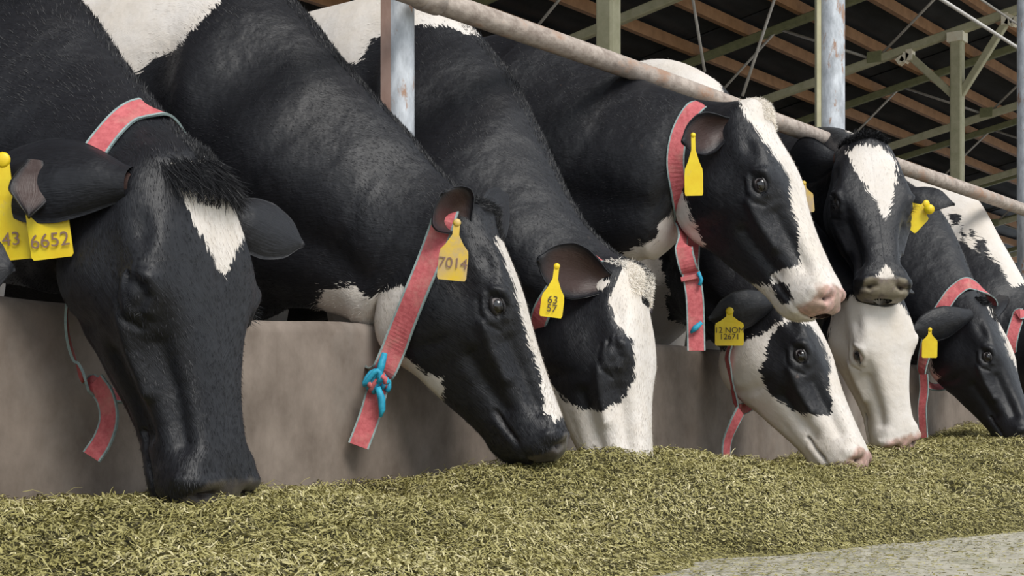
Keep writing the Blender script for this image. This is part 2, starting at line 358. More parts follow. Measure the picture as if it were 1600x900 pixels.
# ------------------------------------------------------------------ cattle
HN = [  # xt, xb, half outline (y,z) from crown to throat ; unit = poll to muzzle tip
 (.00,.13,[(0,0),(.06,-.005),(.115,-.03),(.145,-.09),(.145,-.18),(.135,-.28),(.115,-.38),(.07,-.45),(0,-.47)]),
 (.06,.20,[(0,.022),(.065,.012),(.13,-.02),(.168,-.08),(.165,-.17),(.152,-.28),(.128,-.39),(.078,-.465),(0,-.485)]),
 (.14,.26,[(0,.022),(.075,.016),(.15,-.012),(.188,-.075),(.178,-.165),(.16,-.275),(.132,-.385),(.078,-.455),(0,-.475)]),
 (.24,.32,[(0,.014),(.085,.012),(.17,-.008),(.202,-.068),(.186,-.155),(.166,-.26),(.13,-.365),(.072,-.43),(0,-.445)]),
 (.34,.385,[(0,.0),(.085,.0),(.172,-.018),(.21,-.075),(.2,-.15),(.168,-.24),(.122,-.335),(.066,-.395),(0,-.41)]),
 (.43,.45,[(0,-.015),(.072,-.016),(.146,-.034),(.185,-.09),(.188,-.16),(.155,-.235),(.112,-.31),(.06,-.365),(0,-.378)]),
 (.53,.535,[(0,-.03),(.058,-.033),(.112,-.052),(.148,-.108),(.16,-.172),(.136,-.235),(.098,-.298),(.054,-.345),(0,-.356)]),
 (.63,.625,[(0,-.043),(.052,-.048),(.094,-.068),(.125,-.122),(.134,-.178),(.116,-.235),(.086,-.285),(.049,-.325),(0,-.336)]),
 (.73,.715,[(0,-.055),(.049,-.06),(.086,-.08),(.112,-.13),(.118,-.185),(.104,-.235),(.08,-.28),(.045,-.312),(0,-.322)]),
 (.81,.79,[(0,-.063),(.051,-.068),(.09,-.088),(.117,-.136),(.12,-.188),(.105,-.236),(.08,-.277),(.045,-.306),(0,-.315)]),
 (.88,.855,[(0,-.07),(.057,-.074),(.105,-.093),(.134,-.14),(.133,-.192),(.114,-.24),(.086,-.28),(.046,-.31),(0,-.32)]),
 (.935,.905,[(0,-.083),(.063,-.087),(.117,-.106),(.143,-.15),(.136,-.2),(.115,-.244),(.084,-.282),(.044,-.308),(0,-.316)]),
 (.972,.935,[(0,-.106),(.06,-.11),(.105,-.126),(.126,-.164),(.12,-.207),(.1,-.244),(.073,-.276),(.038,-.296),(0,-.302)]),
 (.993,.955,[(0,-.135),(.045,-.137),(.08,-.148),(.094,-.178),(.09,-.21),(.075,-.238),(.055,-.262),(.029,-.276),(0,-.28)]),
 (1.0,.972,[(0,-.165),(.022,-.166),(.04,-.172),(.047,-.188),(.045,-.206),(.038,-.22),(.028,-.234),(.015,-.242),(0,-.244)])]
def head_net(jd=1.0):
    A = []
    for xt, xb, pts in HN:
        zt, zb = pts[0][1], pts[-1][1]; ring = []
        for y, z in pts: ring.append((xt+(xb-xt)*(z-zt)/(zb-zt), y, z))
        ring += [(p[0], -p[1], p[2]) for p in ring[-2:0:-1]]
        A.append(ring)
    A = np.array(A)             # (15,16,3)
    f = np.interp(range(15), [0,1,2,3,4,5,6,7,8,9,10,11,14], [1.02,1.04,1.07,1.10,1.14,1.17,1.18,1.17,1.14,1.11,1.08,1.05,1.0])[:, None]
    zt = A[:, :1, 2]; fr = np.clip((zt-A[..., 2])/(zt-A[:, 8:9, 2]), 0, 1)
    j2 = np.interp(range(15), [0,1,3,7,10,12,14], [.1,.45,1,1,.6,.2,0])[:, None]*(jd-1)
    A[..., 2] = zt+(A[..., 2]-zt)*(1+(f-1+j2)*sm(.15, .9, fr))
    w = np.interp(range(15), [0,2,3,5,7,9,14], [1.0,1.10,1.13,1.12,1.06,1.03,1])[:, None]
    A[..., 1] *= 1+(w-1)*sm(.25, .6, fr)
    return A
def xmap(x): return np.where(x < 0, x, np.interp(x, [0,.2,.375,.6,.8,1,2], [0,.222,.412,.622,.81,1,2]))
NV = 11; NH = 16
def g3(X, c, r):
    q = (X-np.array(c))/np.array(r); return np.exp(-(q**2).sum(-1))
def seg(X, pts, w):             # gaussian distance to a polyline, X (...,3)
    best = np.full(X.shape[:-1], 1e9)
    for a, b in zip(pts[:-1], pts[1:]):
        a = np.array(a); b = np.array(b); ab = b-a
        t = np.clip(((X-a)@ab)/(ab@ab), 0, 1); q = X-a-t[..., None]*ab
        best = np.minimum(best, (q**2).sum(-1))
    return np.exp(-best/w**2)
def sculpt(X, poll=0.0, closed=False, pad=1.0):
    """X (R,C,3) head-local grid; returns displaced grid + nose and lining masks"""
    du = np.gradient(X, axis=0); dv = (np.roll(X, -1, 1)-np.roll(X, 1, 1))/2
    n = np.cross(dv, du); n /= np.linalg.norm(n, axis=-1, keepdims=True)+1e-12
    ctr = X.mean(1, keepdims=True); s = np.sign(((X-ctr)*n).sum(-1).mean()); n *= s
    Y = X*np.array([1, 0, 1])+np.abs(X[..., 1:2])*np.array([0, 1, 0])    # mirrored copy, y>=0
    D = np.zeros(X.shape[:-1])
    D += -.024*g3(Y, (.375,.215,-.088), (.048,.07,.032))        # socket
    D += .020*seg(Y, [(.325,.20,-.07),(.355,.20,-.04),(.40,.195,-.043),(.435,.19,-.075)], .022)   # brow
    D += .009*seg(Y, [(.33,.21,-.115),(.375,.21,-.135),(.425,.20,-.12)], .016)  # lower lid bag
    D += -.006*seg(Y, [(.30,.20,-.09),(.325,.21,-.035),(.38,.20,-.012),(.44,.19,-.04)], .007)
    D += -.006*seg(Y, [(.33,.21,-.135),(.375,.21,-.158),(.43,.20,-.15),(.47,.18,-.12)], .007)
    if closed:
        D += .030*g3(Y, (.378,.215,-.094), (.040,.06,.028))
        D += -.013*seg(Y, [(.322,.21,-.098),(.350,.22,-.112),(.385,.22,-.114),(.425,.205,-.100),(.445,.19,-.092)], .0055)
        D += -.006*seg(Y, [(.31,.21,-.07),(.345,.215,-.072),(.39,.21,-.070),(.44,.195,-.066)], .006)
    D += poll*g3(Y, (.03,.0,.02), (.07,.12,.08))
    D += -.010*g3(Y, (.47,.16,-.065), (.07,.05,.035))           # tear hollow
    D += .018*seg(Y, [(.42,.21,-.16),(.52,.18,-.18),(.64,.14,-.185)], .024)    # facial crest
    D += -.020*seg(Y, [(.50,.16,-.26),(.62,.13,-.255),(.74,.11,-.24)], .034)   # cheek hollow below crest
    D += -.018*seg(Y, [(.52,.15,-.105),(.64,.12,-.115),(.8,.11,-.125)], .030)      # hollow beside nose bone
    D += .020*g3(Y, (.27,.17,-.31), (.10,.09,.11))              # masseter
    D += -.018*g3(Y, (.22,.19,-.045), (.06,.05,.035))            # temple
    D += -.014*seg(Y, [(.39,.15,-.28),(.385,.14,-.36),(.34,.1,-.46)], .028)     # in front of masseter
    D += .010*g3(Y, (.06,.0,.02), (.06,.1,.06))                 # poll bump
    D += .006*seg(Y, [(.86,.10,-.10),(.92,.12,-.12)], .03)
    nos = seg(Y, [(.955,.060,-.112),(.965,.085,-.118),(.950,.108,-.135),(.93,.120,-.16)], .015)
    D += -.038*nos
    D += .010*seg(Y, [(.925,.05,-.09),(.925,.10,-.102),(.905,.13,-.14)], .018)  # wing of nostril
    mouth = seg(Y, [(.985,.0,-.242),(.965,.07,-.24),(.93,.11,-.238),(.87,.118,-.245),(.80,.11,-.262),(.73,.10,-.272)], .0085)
    D += -.016*mouth
    D += .006*seg(Y, [(.93,.10,-.262),(.86,.10,-.272),(.78,.09,-.29)], .016)    # lower lip
    D += -.008*seg(Y, [(.70,.06,-.315),(.55,.08,-.335),(.42,.1,-.36)], .014)    # between jaw bones
    X2 = X+n*D[..., None]
    qn = np.sqrt(((X[..., 0]-1.0)/(.095*pad))**2+(X[..., 1]/(.125*pad**.4))**4+((X[..., 2]+.165)/.105)**4); nose = sm(1.25, .75, qn)*sm(-.262, -.235, X[..., 2])
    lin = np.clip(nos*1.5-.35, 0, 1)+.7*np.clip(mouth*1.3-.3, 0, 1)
    return X2, nose, np.clip(lin, 0, 1)

def sdpoly(xy, poly):
    poly = np.array(poly, float); d = np.full(len(xy), 1e18); ins = np.zeros(len(xy), bool)
    for i in range(len(poly)):
        a = poly[i]; b = poly[(i+1) % len(poly)]; ab = b-a
        t = np.clip(((xy-a)@ab)/(ab@ab+1e-9), 0, 1); q = xy-a-t[:, None]*ab; d = np.minimum(d, (q**2).sum(1))
        c = ((a[1] > xy[:, 1]) != (b[1] > xy[:, 1])) & (xy[:, 0] < (b[0]-a[0])*(xy[:, 1]-a[1])/(b[1]-a[1]+1e-12)+a[0])
        ins ^= c
    return np.where(ins, 1, -1)*np.sqrt(d)

def limb(pts, rad):
    pts = np.array(pts, float); rad = np.array(rad, float)
    pp = cr_open(pts, 5); rr = cr_open(rad[:, None], 5)[:, 0]
    return tube(pp, rr, 16)

def ribbon(path, normals, w, th=.0035):
    """flat strap following path; normals point out of the strap face"""
    path = np.array(path); n = len(path); V = []; F = []
    T = np.gradient(path, axis=0); T /= np.linalg.norm(T, axis=1, keepdims=True)
    for i in range(n):
        nn = normals[i]-T[i]*(normals[i]@T[i]); nn /= np.linalg.norm(nn); b = np.cross(T[i], nn)
        for s, q in ((-1,-1),(1,-1),(1,1),(-1,1)):
            V.append(path[i]+b*s*w/2+nn*q*th/2)
    for i in range(n-1):
        for k in range(4):
            F.append((i*4+k, i*4+(k+1) % 4, (i+1)*4+(k+1) % 4, (i+1)*4+k))
    F += [(3,2,1,0), tuple((n-1)*4+k for k in range(4))]
    return V, F
def strap(name, path, normals, w, parent, label=None):
    """red webbing with a grey-teal woven edge"""
    path = np.array(path); T = np.gradient(path, axis=0); T /= np.linalg.norm(T, axis=1, keepdims=True)
    V, F = ribbon(path, normals, w); o = mesh(name, V, F, M['web_red'], parent, smooth=False)
    if label: o['label'] = label
    N_ = np.array([n-t*(n@t) for n, t in zip(normals, T)]); N_ /= np.linalg.norm(N_, axis=1, keepdims=True)
    Bv = np.cross(T, N_)
    for s in (-1, 1):
        V, F = ribbon(path+Bv*s*w*.5, normals, w*.09, .0042); mesh('woven_edge', V, F, M['web_edge'], o, smooth=False)
    return o

def ear_mesh(base, tip, opening, width, cup=.5, tipdown=0.0, thick=.006):
    """leaf shaped cupped ear; returns V,F, inner mask, uv"""
    x = tip-base; L = np.linalg.norm(x); x /= L; z = opening-x*(opening@x); z /= np.linalg.norm(z); y = np.cross(z, x)
    nu, nv = 22, 17; U = np.linspace(0, 1, nu); Vv = np.linspace(-1, 1, nv)
    wid = np.interp(U, [0,.08,.2,.4,.6,.8,.92,1], [.33,.42,.66,.95,1.0,.74,.42,.06])*width/2
    wid = np.convolve(np.pad(wid, 1, 'edge'), [.25,.5,.25], 'valid')
    cu = np.interp(U, [0,.2,.6,1], [1.5,1.25,.7,.25])*cup
    out = []; inn = []
    for i, u in enumerate(U):
        for v in Vv:
            a = v*cu[i]*1.55; r = wid[i]/max(math.sin(min(cu[i]*1.55, 1.5)), .35)
            yy = r*math.sin(a); zz = -r*(math.cos(a))+r*math.cos(cu[i]*1.55)
            p = base+x*(u*L)+y*yy+z*zz-UP*tipdown*u*u*L
            nrm = y*math.sin(a)-z*math.cos(a)
            out.append(p+nrm*thick*.5*(1-.5*abs(v))); inn.append(p-nrm*thick*.5*(1-.9*abs(v)**3))
    n = nu*nv; V = np.array(out+inn); q = gridf(nu, nv); F = [q, q[:, ::-1]+n]
    e = []
    for i in range(nu-1):
        e += [(i*nv, (i+1)*nv, (i+1)*nv+n, i*nv+n), (i*nv+nv-1, i*nv+nv-1+n, (i+1)*nv+nv-1+n, (i+1)*nv+nv-1)]
    for j in range(nv-1): e += [((nu-1)*nv+j, (nu-1)*nv+j+1, (nu-1)*nv+j+1+n, (nu-1)*nv+j+n)]
    F = np.concatenate(F+[np.array(e)])
    uu = np.repeat(U, nv); vv = np.tile(Vv, nu)
    m_in = np.concatenate([np.zeros(n), sm(.98, .55, np.abs(vv))*sm(1., .75, uu)])
    uv = np.concatenate([np.stack([uu*L, vv*width/2], 1)]*2)
    return V, F, m_in, uv

def hairs(name, roots, dirs, length, mat, parent, curl=.3, w=.0012, jitter=.35, nseg=4, label=None):
    V = []; F = []; k = 0
    for r, d in zip(roots, dirs):
        d = d/np.linalg.norm(d)+rng.normal(0, jitter, 3)*.6; d /= np.linalg.norm(d)
        L = length*rng.uniform(.55, 1.15); side = np.cross(d, FW+rng.normal(0, .3, 3)); side /= np.linalg.norm(side)
        bend = rng.normal(0, curl, 3)-UP*curl*.8; p = r.copy()
        for i in range(nseg+1):
            ww = w*(1-i/(nseg+.3)); V.append(p-side*ww); V.append(p+side*ww)
            p = p+d*L/nseg; d = d+bend/nseg; d /= np.linalg.norm(d)
            if i: F.append((k+2*i-2, k+2*i-1, k+2*i+1, k+2*i))
        k += 2*(nseg+1)
    o = mesh(name, V, np.array(F), mat, parent, smooth=True)
    if label: o['label'] = label
    o['kind'] = 'stuff'
    return o

def text_mesh(s, size, mat, parent, org, xd, yd, spacing=1.0):
    cu = bpy.data.curves.new('printed_number', 'FONT'); cu.body = s; cu.size = size; cu.extrude = .0002; cu.align_x = 'CENTER'; cu.align_y = 'CENTER'; cu.space_character = spacing; cu.space_line = .8
    o = bpy.data.objects.new('tmp', cu); COL.objects.link(o); bpy.context.view_layer.update()
    m = bpy.data.meshes.new_from_object(o.evaluated_get(bpy.context.evaluated_depsgraph_get())); m.name = 'printed_number'
    bpy.data.objects.remove(o)
    zd = np.cross(xd, yd); R = np.stack([xd, yd, zd], 1); loc = org-np.array(parent_loc(parent))
    for v in m.vertices: v.co = Vector(R@np.array(v.co)+loc)
    m.materials.append(mat); t = bpy.data.objects.new('printed_number', m); link(t, parent); return t

def ear_tag(parent, px, py, d, wpx, hpx, tilt=0, text='', mat='tag_yellow', yaw=0, stem=.38, ink='ink', label=None, tsize=.42, low=0):
    """yellow plastic tag: stem button at (px,py), panel hanging below"""
    s = d/FPX; W = wpx*s; H = hpx*s
    n = -FW*math.cos(yaw)+RT*math.sin(yaw); xd = RT*math.cos(yaw)+FW*math.sin(yaw)
    c, q = math.cos(tilt), math.sin(tilt); xv = xd*c+UP*q; yv = UP*c-xd*q
    hs = H*stem; sw = W*.11
    out = [(-sw,0),(sw,0),(sw*1.05,-hs*.55),(W*.30,-hs*.98),(W*.47,-hs*1.25),(W*.5,-hs*1.5),(W*.5,-H*.95),(W*.45,-H),(-W*.45,-H),(-W*.5,-H*.95),(-W*.5,-hs*1.5),(-W*.47,-hs*1.25),(-W*.30,-hs*.98),(-sw*1.05,-hs*.55)]
    o0 = P(px, py, d); V = []; th = .0022
    def pt(a, b, z): # slight bow of the plastic
        return o0+xv*a+yv*b+n*(z-.12*(a*a)/W-.05*(b*b)/H)
    for z in (-th/2, th/2): V += [pt(a, b, z) for a, b in out]
    k = len(out); F = [tuple(range(k-1, -1, -1)), tuple(range(k, 2*k))]+[(i, (i+1) % k, k+(i+1) % k, k+i) for i in range(k)]
    t = mesh('ear_tag', V, F, M[mat], parent, smooth=False)
    if label: t['label'] = label
    bV, bF = tube([o0+n*.0035+yv*.000, o0+n*.0005, o0-n*.012], [W*.1, W*.14, W*.08], 14); mesh('stud', bV, bF, M[mat], t)
    if text:
        text_mesh(text, (H-hs)*tsize, M[ink], t, pt(0, -(hs*1.1+H)/2-low*H, th/2+.0006), xv, yv)
    return t

COWS = {}
def build_cow(key, pose, neck, torso, polys, label, mat, base=-1, ears=(), nosed=0, wy=1.0, jd=1.0, poll=0.0, fur=0, eye=('open','open'), lid='lid', group='Holstein cows feeding along the wall'):
    o = np.array(pose['o']); fw = np.array(pose['fw'], float); dz = np.array(pose['dz'], float)
    o = cw((o[0], o[1], -o[2]*-1)) + CAM; fw = cw(fw); dz = cw(dz)
    fw /= np.linalg.norm(fw); dz -= fw*(dz@fw); dz /= np.linalg.norm(dz); lf = np.cross(dz, fw); L = pose['L']
    R = np.stack([fw, lf, dz], 1)
    H = head_net(jd)
    Hf = cr_open(cr_closed(H, NV), NH)[::-1]                     # front last -> reversed: muzzle first
    X2, nose, lin = sculpt(Hf, poll, eye[0] == 'closed', 1.45 if mat.name.endswith('pink muzzle') else 1.1); X2[..., 0] = xmap(X2[..., 0])
    X2 = X2*np.array([1, wy, 1])
    Wh = X2@R.T*L+o
    # neck and trunk net
    hn = head_net(jd); hn[..., 0] = xmap(hn[..., 0]); hn = (hn*np.array([1, wy, 1]))@R.T*L+o
    st = []
    ang = np.arange(16)*math.pi/8
    cen = []
    for (tx, ty, td, bx, by, bd, hw) in neck:
        T_ = P(tx, ty, td); B_ = P(bx, by, bd); cen.append(((T_+B_)/2, (T_-B_)/2, hw))
    wx, wyy, H0, by0 = torso['x'], torso['y'], torso['H'], torso.get('yaw', 0)
    bk = np.array([math.sin(by0), math.cos(by0), 0])
    for s_, tz, bz, hw in [(0,1,.50,.24),(.22,.995,.46,.31),(.55,.985,.42,.36),(.95,.975,.42,.38),(1.3,.985,.47,.35),(1.55,.985,.58,.29),(1.72,.95,.66,.2),(1.78,.88,.72,.1)]:
        hw *= torso.get('w', .68); c = np.array([wx, wyy, 0])+bk*s_; T_ = c+UP*H0*tz; B_ = c+UP*H0*bz; cen.append(((T_+B_)/2, (T_-B_)/2, hw))
    prev = hn[0].mean(0)
    for i, (c, u, hw) in enumerate(cen):
        nx_ = cen[i+1][0] if i+1 < len(cen) else c+bk*.2
        f = -(nx_-prev); f /= np.linalg.norm(f); wv = np.cross(u, f); wv /= np.linalg.norm(wv); prev = c
        ca, sa = np.cos(ang), np.sin(ang)
        pin = 1-.22*np.clip(ca, 0, 1)**2*(i < len(neck)+1)       # narrower crest
        st.append(c+u*ca[:, None]+wv*(hw*sa*pin)[:, None])
    net = np.concatenate([hn[1::-1], np.array(st)])             # two head rings for tangents, then body
    NB = 8
    bf = cr_open(cr_closed(net, NV), NB)[NB+1:]                  # start just behind the head's last ring
    G = np.concatenate([Wh, bf]); nr, nc = G.shape[:2]
    # smooth the join of head and neck
    j0 = len(Wh)
    for _ in range(60):
        a, b = j0-16, j0+14; G[a+1:b-1] = .5*G[a+1:b-1]+.25*(G[a:b-2]+G[a+2:b])
    # muscle relief on the neck and shoulder: jugular groove, crest line, shoulder blade
    q = np.arange(j0, nr); tt = (q-j0)/(len(neck)*NB); a_ = np.arange(nc)/nc*2*math.pi
    cenr = G[q].mean(1, keepdims=True); dr_ = G[q]-cenr; dr_ /= np.linalg.norm(dr_, axis=-1, keepdims=True)
    am = np.minimum(a_, 2*math.pi-a_)[None]; T2 = tt[:, None]
    dd = -.016*np.exp(-((am-2.25+.25*T2)/.22)**2)*sm(.05, .3, T2)*sm(1.25, .9, T2)
    dd += .012*np.exp(-((am-1.5)/.35)**2)*sm(.1, .5, T2)*sm(1.2, .9, T2)
    dd += .022*np.exp(-((T2-1.05-.12*(am-1.2))/.10)**2)*np.exp(-((am-1.2)/.7)**2)
    dd += -.018*np.exp(-((T2-.90-.12*(am-1.2))/.09)**2)*np.exp(-((am-1.3)/.7)**2)
    for k_ in range(7):
        c1 = .12+.12*k_+.03*math.sin(k_*5.1+ord(key[0])); dd += -.0045*np.exp(-((T2-c1-.10*(am-1.5)-.02*np.sin(am*5+k_))/.014)**2)*sm(.6, 1.4, am)*(.5+.5*math.sin(k_*2.3+ord(key[0])))
    G[q] += dr_*dd[..., None]
    V = G.reshape(-1, 3)
    i, j = np.meshgrid(np.arange(nr-1), np.arange(nc), indexing='ij')
    F = np.stack([i*nc+j, i*nc+(j+1) % nc, (i+1)*nc+(j+1) % nc, (i+1)*nc+j], -1).reshape(-1, 4)[:, ::-1]
    fl = (V, F)
    du = np.linalg.norm(np.diff(G.mean(1), axis=0), axis=1); U = np.concatenate([[0], np.cumsum(du)])
    dvl = np.linalg.norm(np.roll(G, -1, 1)-G, axis=-1); vc = np.cumsum(dvl, 1); vc = vc-vc[:, nc//2:nc//2+1]
    uv = np.stack([np.repeat(U, nc), vc.ravel()], 1)
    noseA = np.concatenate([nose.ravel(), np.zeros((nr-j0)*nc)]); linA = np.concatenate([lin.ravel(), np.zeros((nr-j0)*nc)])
    # coat pattern
    xy = proj(V)[:, :2]; s = np.full(len(V), float(base)*3)
    for kind, poly in polys:
        q = sdpoly(xy, poly)/6.0
        s = np.maximum(s, q) if kind == 'w' else np.minimum(s, -q)
    Vs = [V]; Fs = [F]; co = [np.clip(s, -4, 4)]; no = [noseA]; li = [linA]; ie = [np.zeros(len(V))]; uvs = [uv]; n0 = len(V)
    # end caps
    for r in (0, nr-1):
        c = G[r].mean(0); Vs.append(c[None]); idx = n0; n0 += 1
        k = np.arange(nc); t = np.stack([r*nc+k, r*nc+(k+1) % nc, np.full(nc, idx), np.full(nc, idx)], 1)
        Fs.append(t if r == 0 else t[:, ::-1]); co.append([0.0+float(co[0][r*nc])]); no.append([noseA[r*nc]]); li.append([0]); ie.append([0]); uvs.append(uv[r*nc][None])
    for e in ears:
        b = P(*e['base']) if 'base' in e else o+R@(np.array(e['b'])*np.array([1, wy, 1])*L)
        tipp = P(*e['tip']); op = cw(e['open'])
        ev, ef, mi, eu = ear_mesh(b, tipp, op, e.get('w', .115), e.get('cup', .55), e.get('down', 0), .012)
        Vs.append(ev); Fs.append(ef+n0); n0 += len(ev)
        c_ = np.full(len(ev), -3.0)
        if e.get('white'): c_ += 6*sm(0, .9, 0*mi+.5)
        co.append(c_); no.append(np.zeros(len(ev))); li.append(np.zeros(len(ev))); ie.append(mi); uvs.append(eu)
    # legs (behind the wall)
    sx = np.array([bk[1], -bk[0], 0])
    for fb, (s_, zt) in enumerate(((.12, .62), (1.5, .75))):
        for sd_ in (-1, 1):
            c = np.array([wx, wyy, 0])+bk*s_+sx*sd_*(.13 if fb == 0 else .15)
            if fb == 0: pts = [(0,0,.95),(0,-.02,.72),(0,-.02,.48),(0,0,.42),(0,0,.2),(0,-.01,.1),(0,-.05,.03),(0,-.06,0)]; rad = [.14,.1,.062,.058,.036,.045,.055,.06]
            else: pts = [(0,.0,1.05),(0,-.1,.82),(0,.06,.60),(0,.12,.5),(0,.08,.25),(0,.06,.12),(0,.0,.03),(0,-.01,0)]; rad = [.15,.13,.08,.055,.04,.048,.058,.06]
            pts = [c+bk*p[1]+UP*p[2] for p in pts]
            lv, lf_ = limb(pts, rad); lq = np.array([f for f in lf_ if len(f) == 4]); lv = np.array(lv)
            Vs.append(lv); Fs.append(lq+n0); n0 += len(lv)
            co.append(2.0-4*sm(.62, .80, lv[:, 2]) if torso.get('legs', 'w') == 'w' else np.full(len(lv), -2.0)); no.append(np.zeros(len(lv))); li.append(np.zeros(len(lv))); ie.append(np.zeros(len(lv))); uvs.append(np.stack([lv[:, 2], lv[:, 0]], 1))
    V = np.concatenate(Vs); F = np.concatenate(Fs)
    root = empty('cow', (wx, wyy+.7*bk[1], 0)); tag(root, label, 'cow', group)
    body = mesh('body', V, F, mat, root)
    # the triangles of the caps repeat a vertex: validate() has cleaned them
    me = body.data
    for nm, arr in (('coat', co), ('nose', no), ('inner_ear', ie), ('skin_shade', li)): attr(body, nm, np.concatenate([np.asarray(a, float) for a in arr]))
    uvl = me.uv_layers.new(name='fur'); UVv = np.concatenate(uvs).astype(np.float32)
    vi = np.zeros(len(me.loops), np.int32); me.loops.foreach_get('vertex_index', vi); uvl.data.foreach_set('uv', UVv[vi].ravel())
    bvh = BVHTree.FromPolygons([tuple(v) for v in fl[0]], fl[1].tolist())
    C = dict(root=root, body=body, o=o, R=R, L=L, bvh=bvh, wy=wy, G=G)
    if fur:
        i1 = min(nr-2, j0+int(len(neck)*NB*1.25)); m = fur
        rr = rng.uniform(6, i1, m); cc = rng.uniform(0, nc, m); a = np.floor(rr).astype(int); b_ = np.floor(cc).astype(int); fa = (rr-a)[:, None]; fb = (cc-b_)[:, None]; b1 = (b_+1) % nc
        p = (G[a, b_]*(1-fb)+G[a, b1]*fb)*(1-fa)+(G[a+1, b_]*(1-fb)+G[a+1, b1]*fb)*fa
        du_ = G[a+1, b_]-G[a, b_]; dv_ = G[a, b1]-G[a, b_]; area = np.linalg.norm(np.cross(du_, dv_), axis=1)
        keep = rng.random(m) < np.clip(area/np.percentile(area, 92), .12, 1); keep &= noseA[a*nc+b_] < .3
        nn_ = np.cross(du_, dv_); nn_ /= np.linalg.norm(nn_, axis=1, keepdims=True)+1e-12; nn_ *= np.sign(((p-G[a].mean(1))*nn_).sum(1))[:, None]
        fl_ = du_/(np.linalg.norm(du_, axis=1, keepdims=True)+1e-12); fl_[rr < j0-30] *= -1
        swirl = np.cross(nn_, fl_); ph = np.sin(p[:, 0]*23+1)+np.sin(p[:, 2]*19+2)+np.sin(p[:, 1]*21)
        dirn = fl_+nn_*.22+swirl*(.25*ph)[:, None]+rng.normal(0, .16, (m, 3)); dirn /= np.linalg.norm(dirn, axis=1, keepdims=True)
        sdv = s.reshape(nr, nc)[a, b_]+rng.normal(0, .5, m)
        p, dirn, nn_, sdv = p[keep], dirn[keep], nn_[keep], sdv[keep]; m = len(p)
        ln = rng.uniform(.006, .012, m)[:, None]; sid = np.cross(dirn, nn_); sid /= np.linalg.norm(sid, axis=1, keepdims=True)+1e-9; w_ = .00045
        q0 = p-nn_*.0006; q1 = p+dirn*ln*.55+nn_*.0006; q2 = q1+(dirn-nn_*.18)*ln*.45
        HV = np.stack([q0-sid*w_, q0+sid*w_, q1+sid*w_*.8, q1-sid*w_*.8, q2+sid*w_*.15, q2-sid*w_*.15], 1).reshape(-1, 3)
        kk = (np.arange(m)*6)[:, None]; HF = np.concatenate([kk+np.array([0,1,2,3]), kk+np.array([3,2,4,5])])
        ho = mesh('short_fur', HV, HF, M['fur'], root, smooth=True); ho['kind'] = 'stuff'
        attr(ho, 'tone', np.repeat((sdv > 0).astype(float)*.8+rng.uniform(0, .2, m), 6))
    # eyes
    for side, mode in zip((-1, 1), eye):
        if mode == 'none' or (mode == 'closed' and eye[0] != 'closed'): continue
        c = o+R@(np.array([.4135, side*(.178 if mode == 'open' else .172)*wy, -.090])*L); r = .034*L
        nrm = R@np.array([.28, side*.95, .12]); nrm /= np.linalg.norm(nrm)
        ax = R@np.array([1, 0, -.25]); ax -= nrm*(ax@nrm); ax /= np.linalg.norm(ax); up = np.cross(nrm, ax); up *= np.sign(up@(R@np.array([0, 0, 1.])))
        pu = np.linspace(0, math.pi, 20); pv = np.linspace(0, 2*math.pi, 28, endpoint=False); EV = []
        for a in pu:
            for b_ in pv: EV.append(c+r*(nrm*math.cos(a)+(ax*math.cos(b_)+up*math.sin(b_))*math.sin(a)))
        EV = np.array(EV); i_, j_ = np.meshgrid(np.arange(19), np.arange(28), indexing='ij')
        EF = np.stack([i_*28+j_, i_*28+(j_+1) % 28, (i_+1)*28+(j_+1) % 28, (i_+1)*28+j_], -1).reshape(-1, 4)
        if mode == 'open':
            eo = mesh('eye', EV, EF[:, ::-1], M['eye'], root)
            q = (EV-c)/r; attr(eo, 'sclera', sm(.60, .72, np.hypot(q@ax*.8, (q@up)*1.15-.10)))
        if mode == 'closed':
            rt = []; dr = []
            for a in np.linspace(0, 1, 20):
                q_ = np.array([.335+.10*a, side*.27*wy, -.112+.014*(2*a-1)**2]); q_[0] = xmap(q_[:1])[0]
                h = bvh.ray_cast(Vector(o+R@(q_*L)), Vector(R@np.array([0, -side, 0.])))
                if h[0] is not None: rt.append(np.array(h[0])); dr.append(nrm*.7-up*.6+ax*(a-.5)*.5)
            hairs('eyelashes', rt, dr, .010, M['hair_black'], root, curl=.3, w=.0004, jitter=.12)
            continue
        # eyelids : shells a little larger than the ball, closing on an almond opening
        for nm, sg in (('upper_eyelid', 1), ('lower_eyelid', -1)):
            LV = []; nu_, nv_ = 26, 9
            for a in np.linspace(-1, 1, nu_):
                phi = a*1.28
                if mode == 'open': edge = (.60 if sg > 0 else .42)*(1-a*a)**.8-.12*a
                else: edge = (-.30 if sg > 0 else .32)*(1-a*a)**.8
                for k in range(nv_):
                    th_ = edge+(1.35-edge)*k/(nv_-1); rr_ = r*(1.05+(.03 if k in (1, 2) else .02 if k == 3 else 0)-.10*max(0, k-4)/4)
                    y_ = math.sin(th_)*sg; x_ = math.sin(phi)*math.cos(th_); z_ = math.cos(phi)*math.cos(th_)
                    LV.append(c+rr_*(ax*x_*1.25+up*y_*1.08+nrm*z_*(1 if mode == 'open' else .8)))
            mesh(nm, LV, gridf(nu_, nv_) if sg < 0 else gridf(nu_, nv_)[:, ::-1], M[lid], root)
        if mode == 'open':
            rt = []; dr = []
            for a in np.linspace(-.8, .8, 34):
                phi = a*1.28; th_ = .50*math.sqrt(1-a*a)*.95
                rt.append(c+r*1.1*(ax*math.sin(phi)*math.cos(th_)*1.22+up*math.sin(th_)+nrm*math.cos(phi)*math.cos(th_))); dr.append(nrm+up*.35+ax*a*.4)
            hairs('eyelashes', rt, dr, .022, M['hair_black'], root, curl=.3, w=.0005, jitter=.1)
    COWS[key] = C
    return C

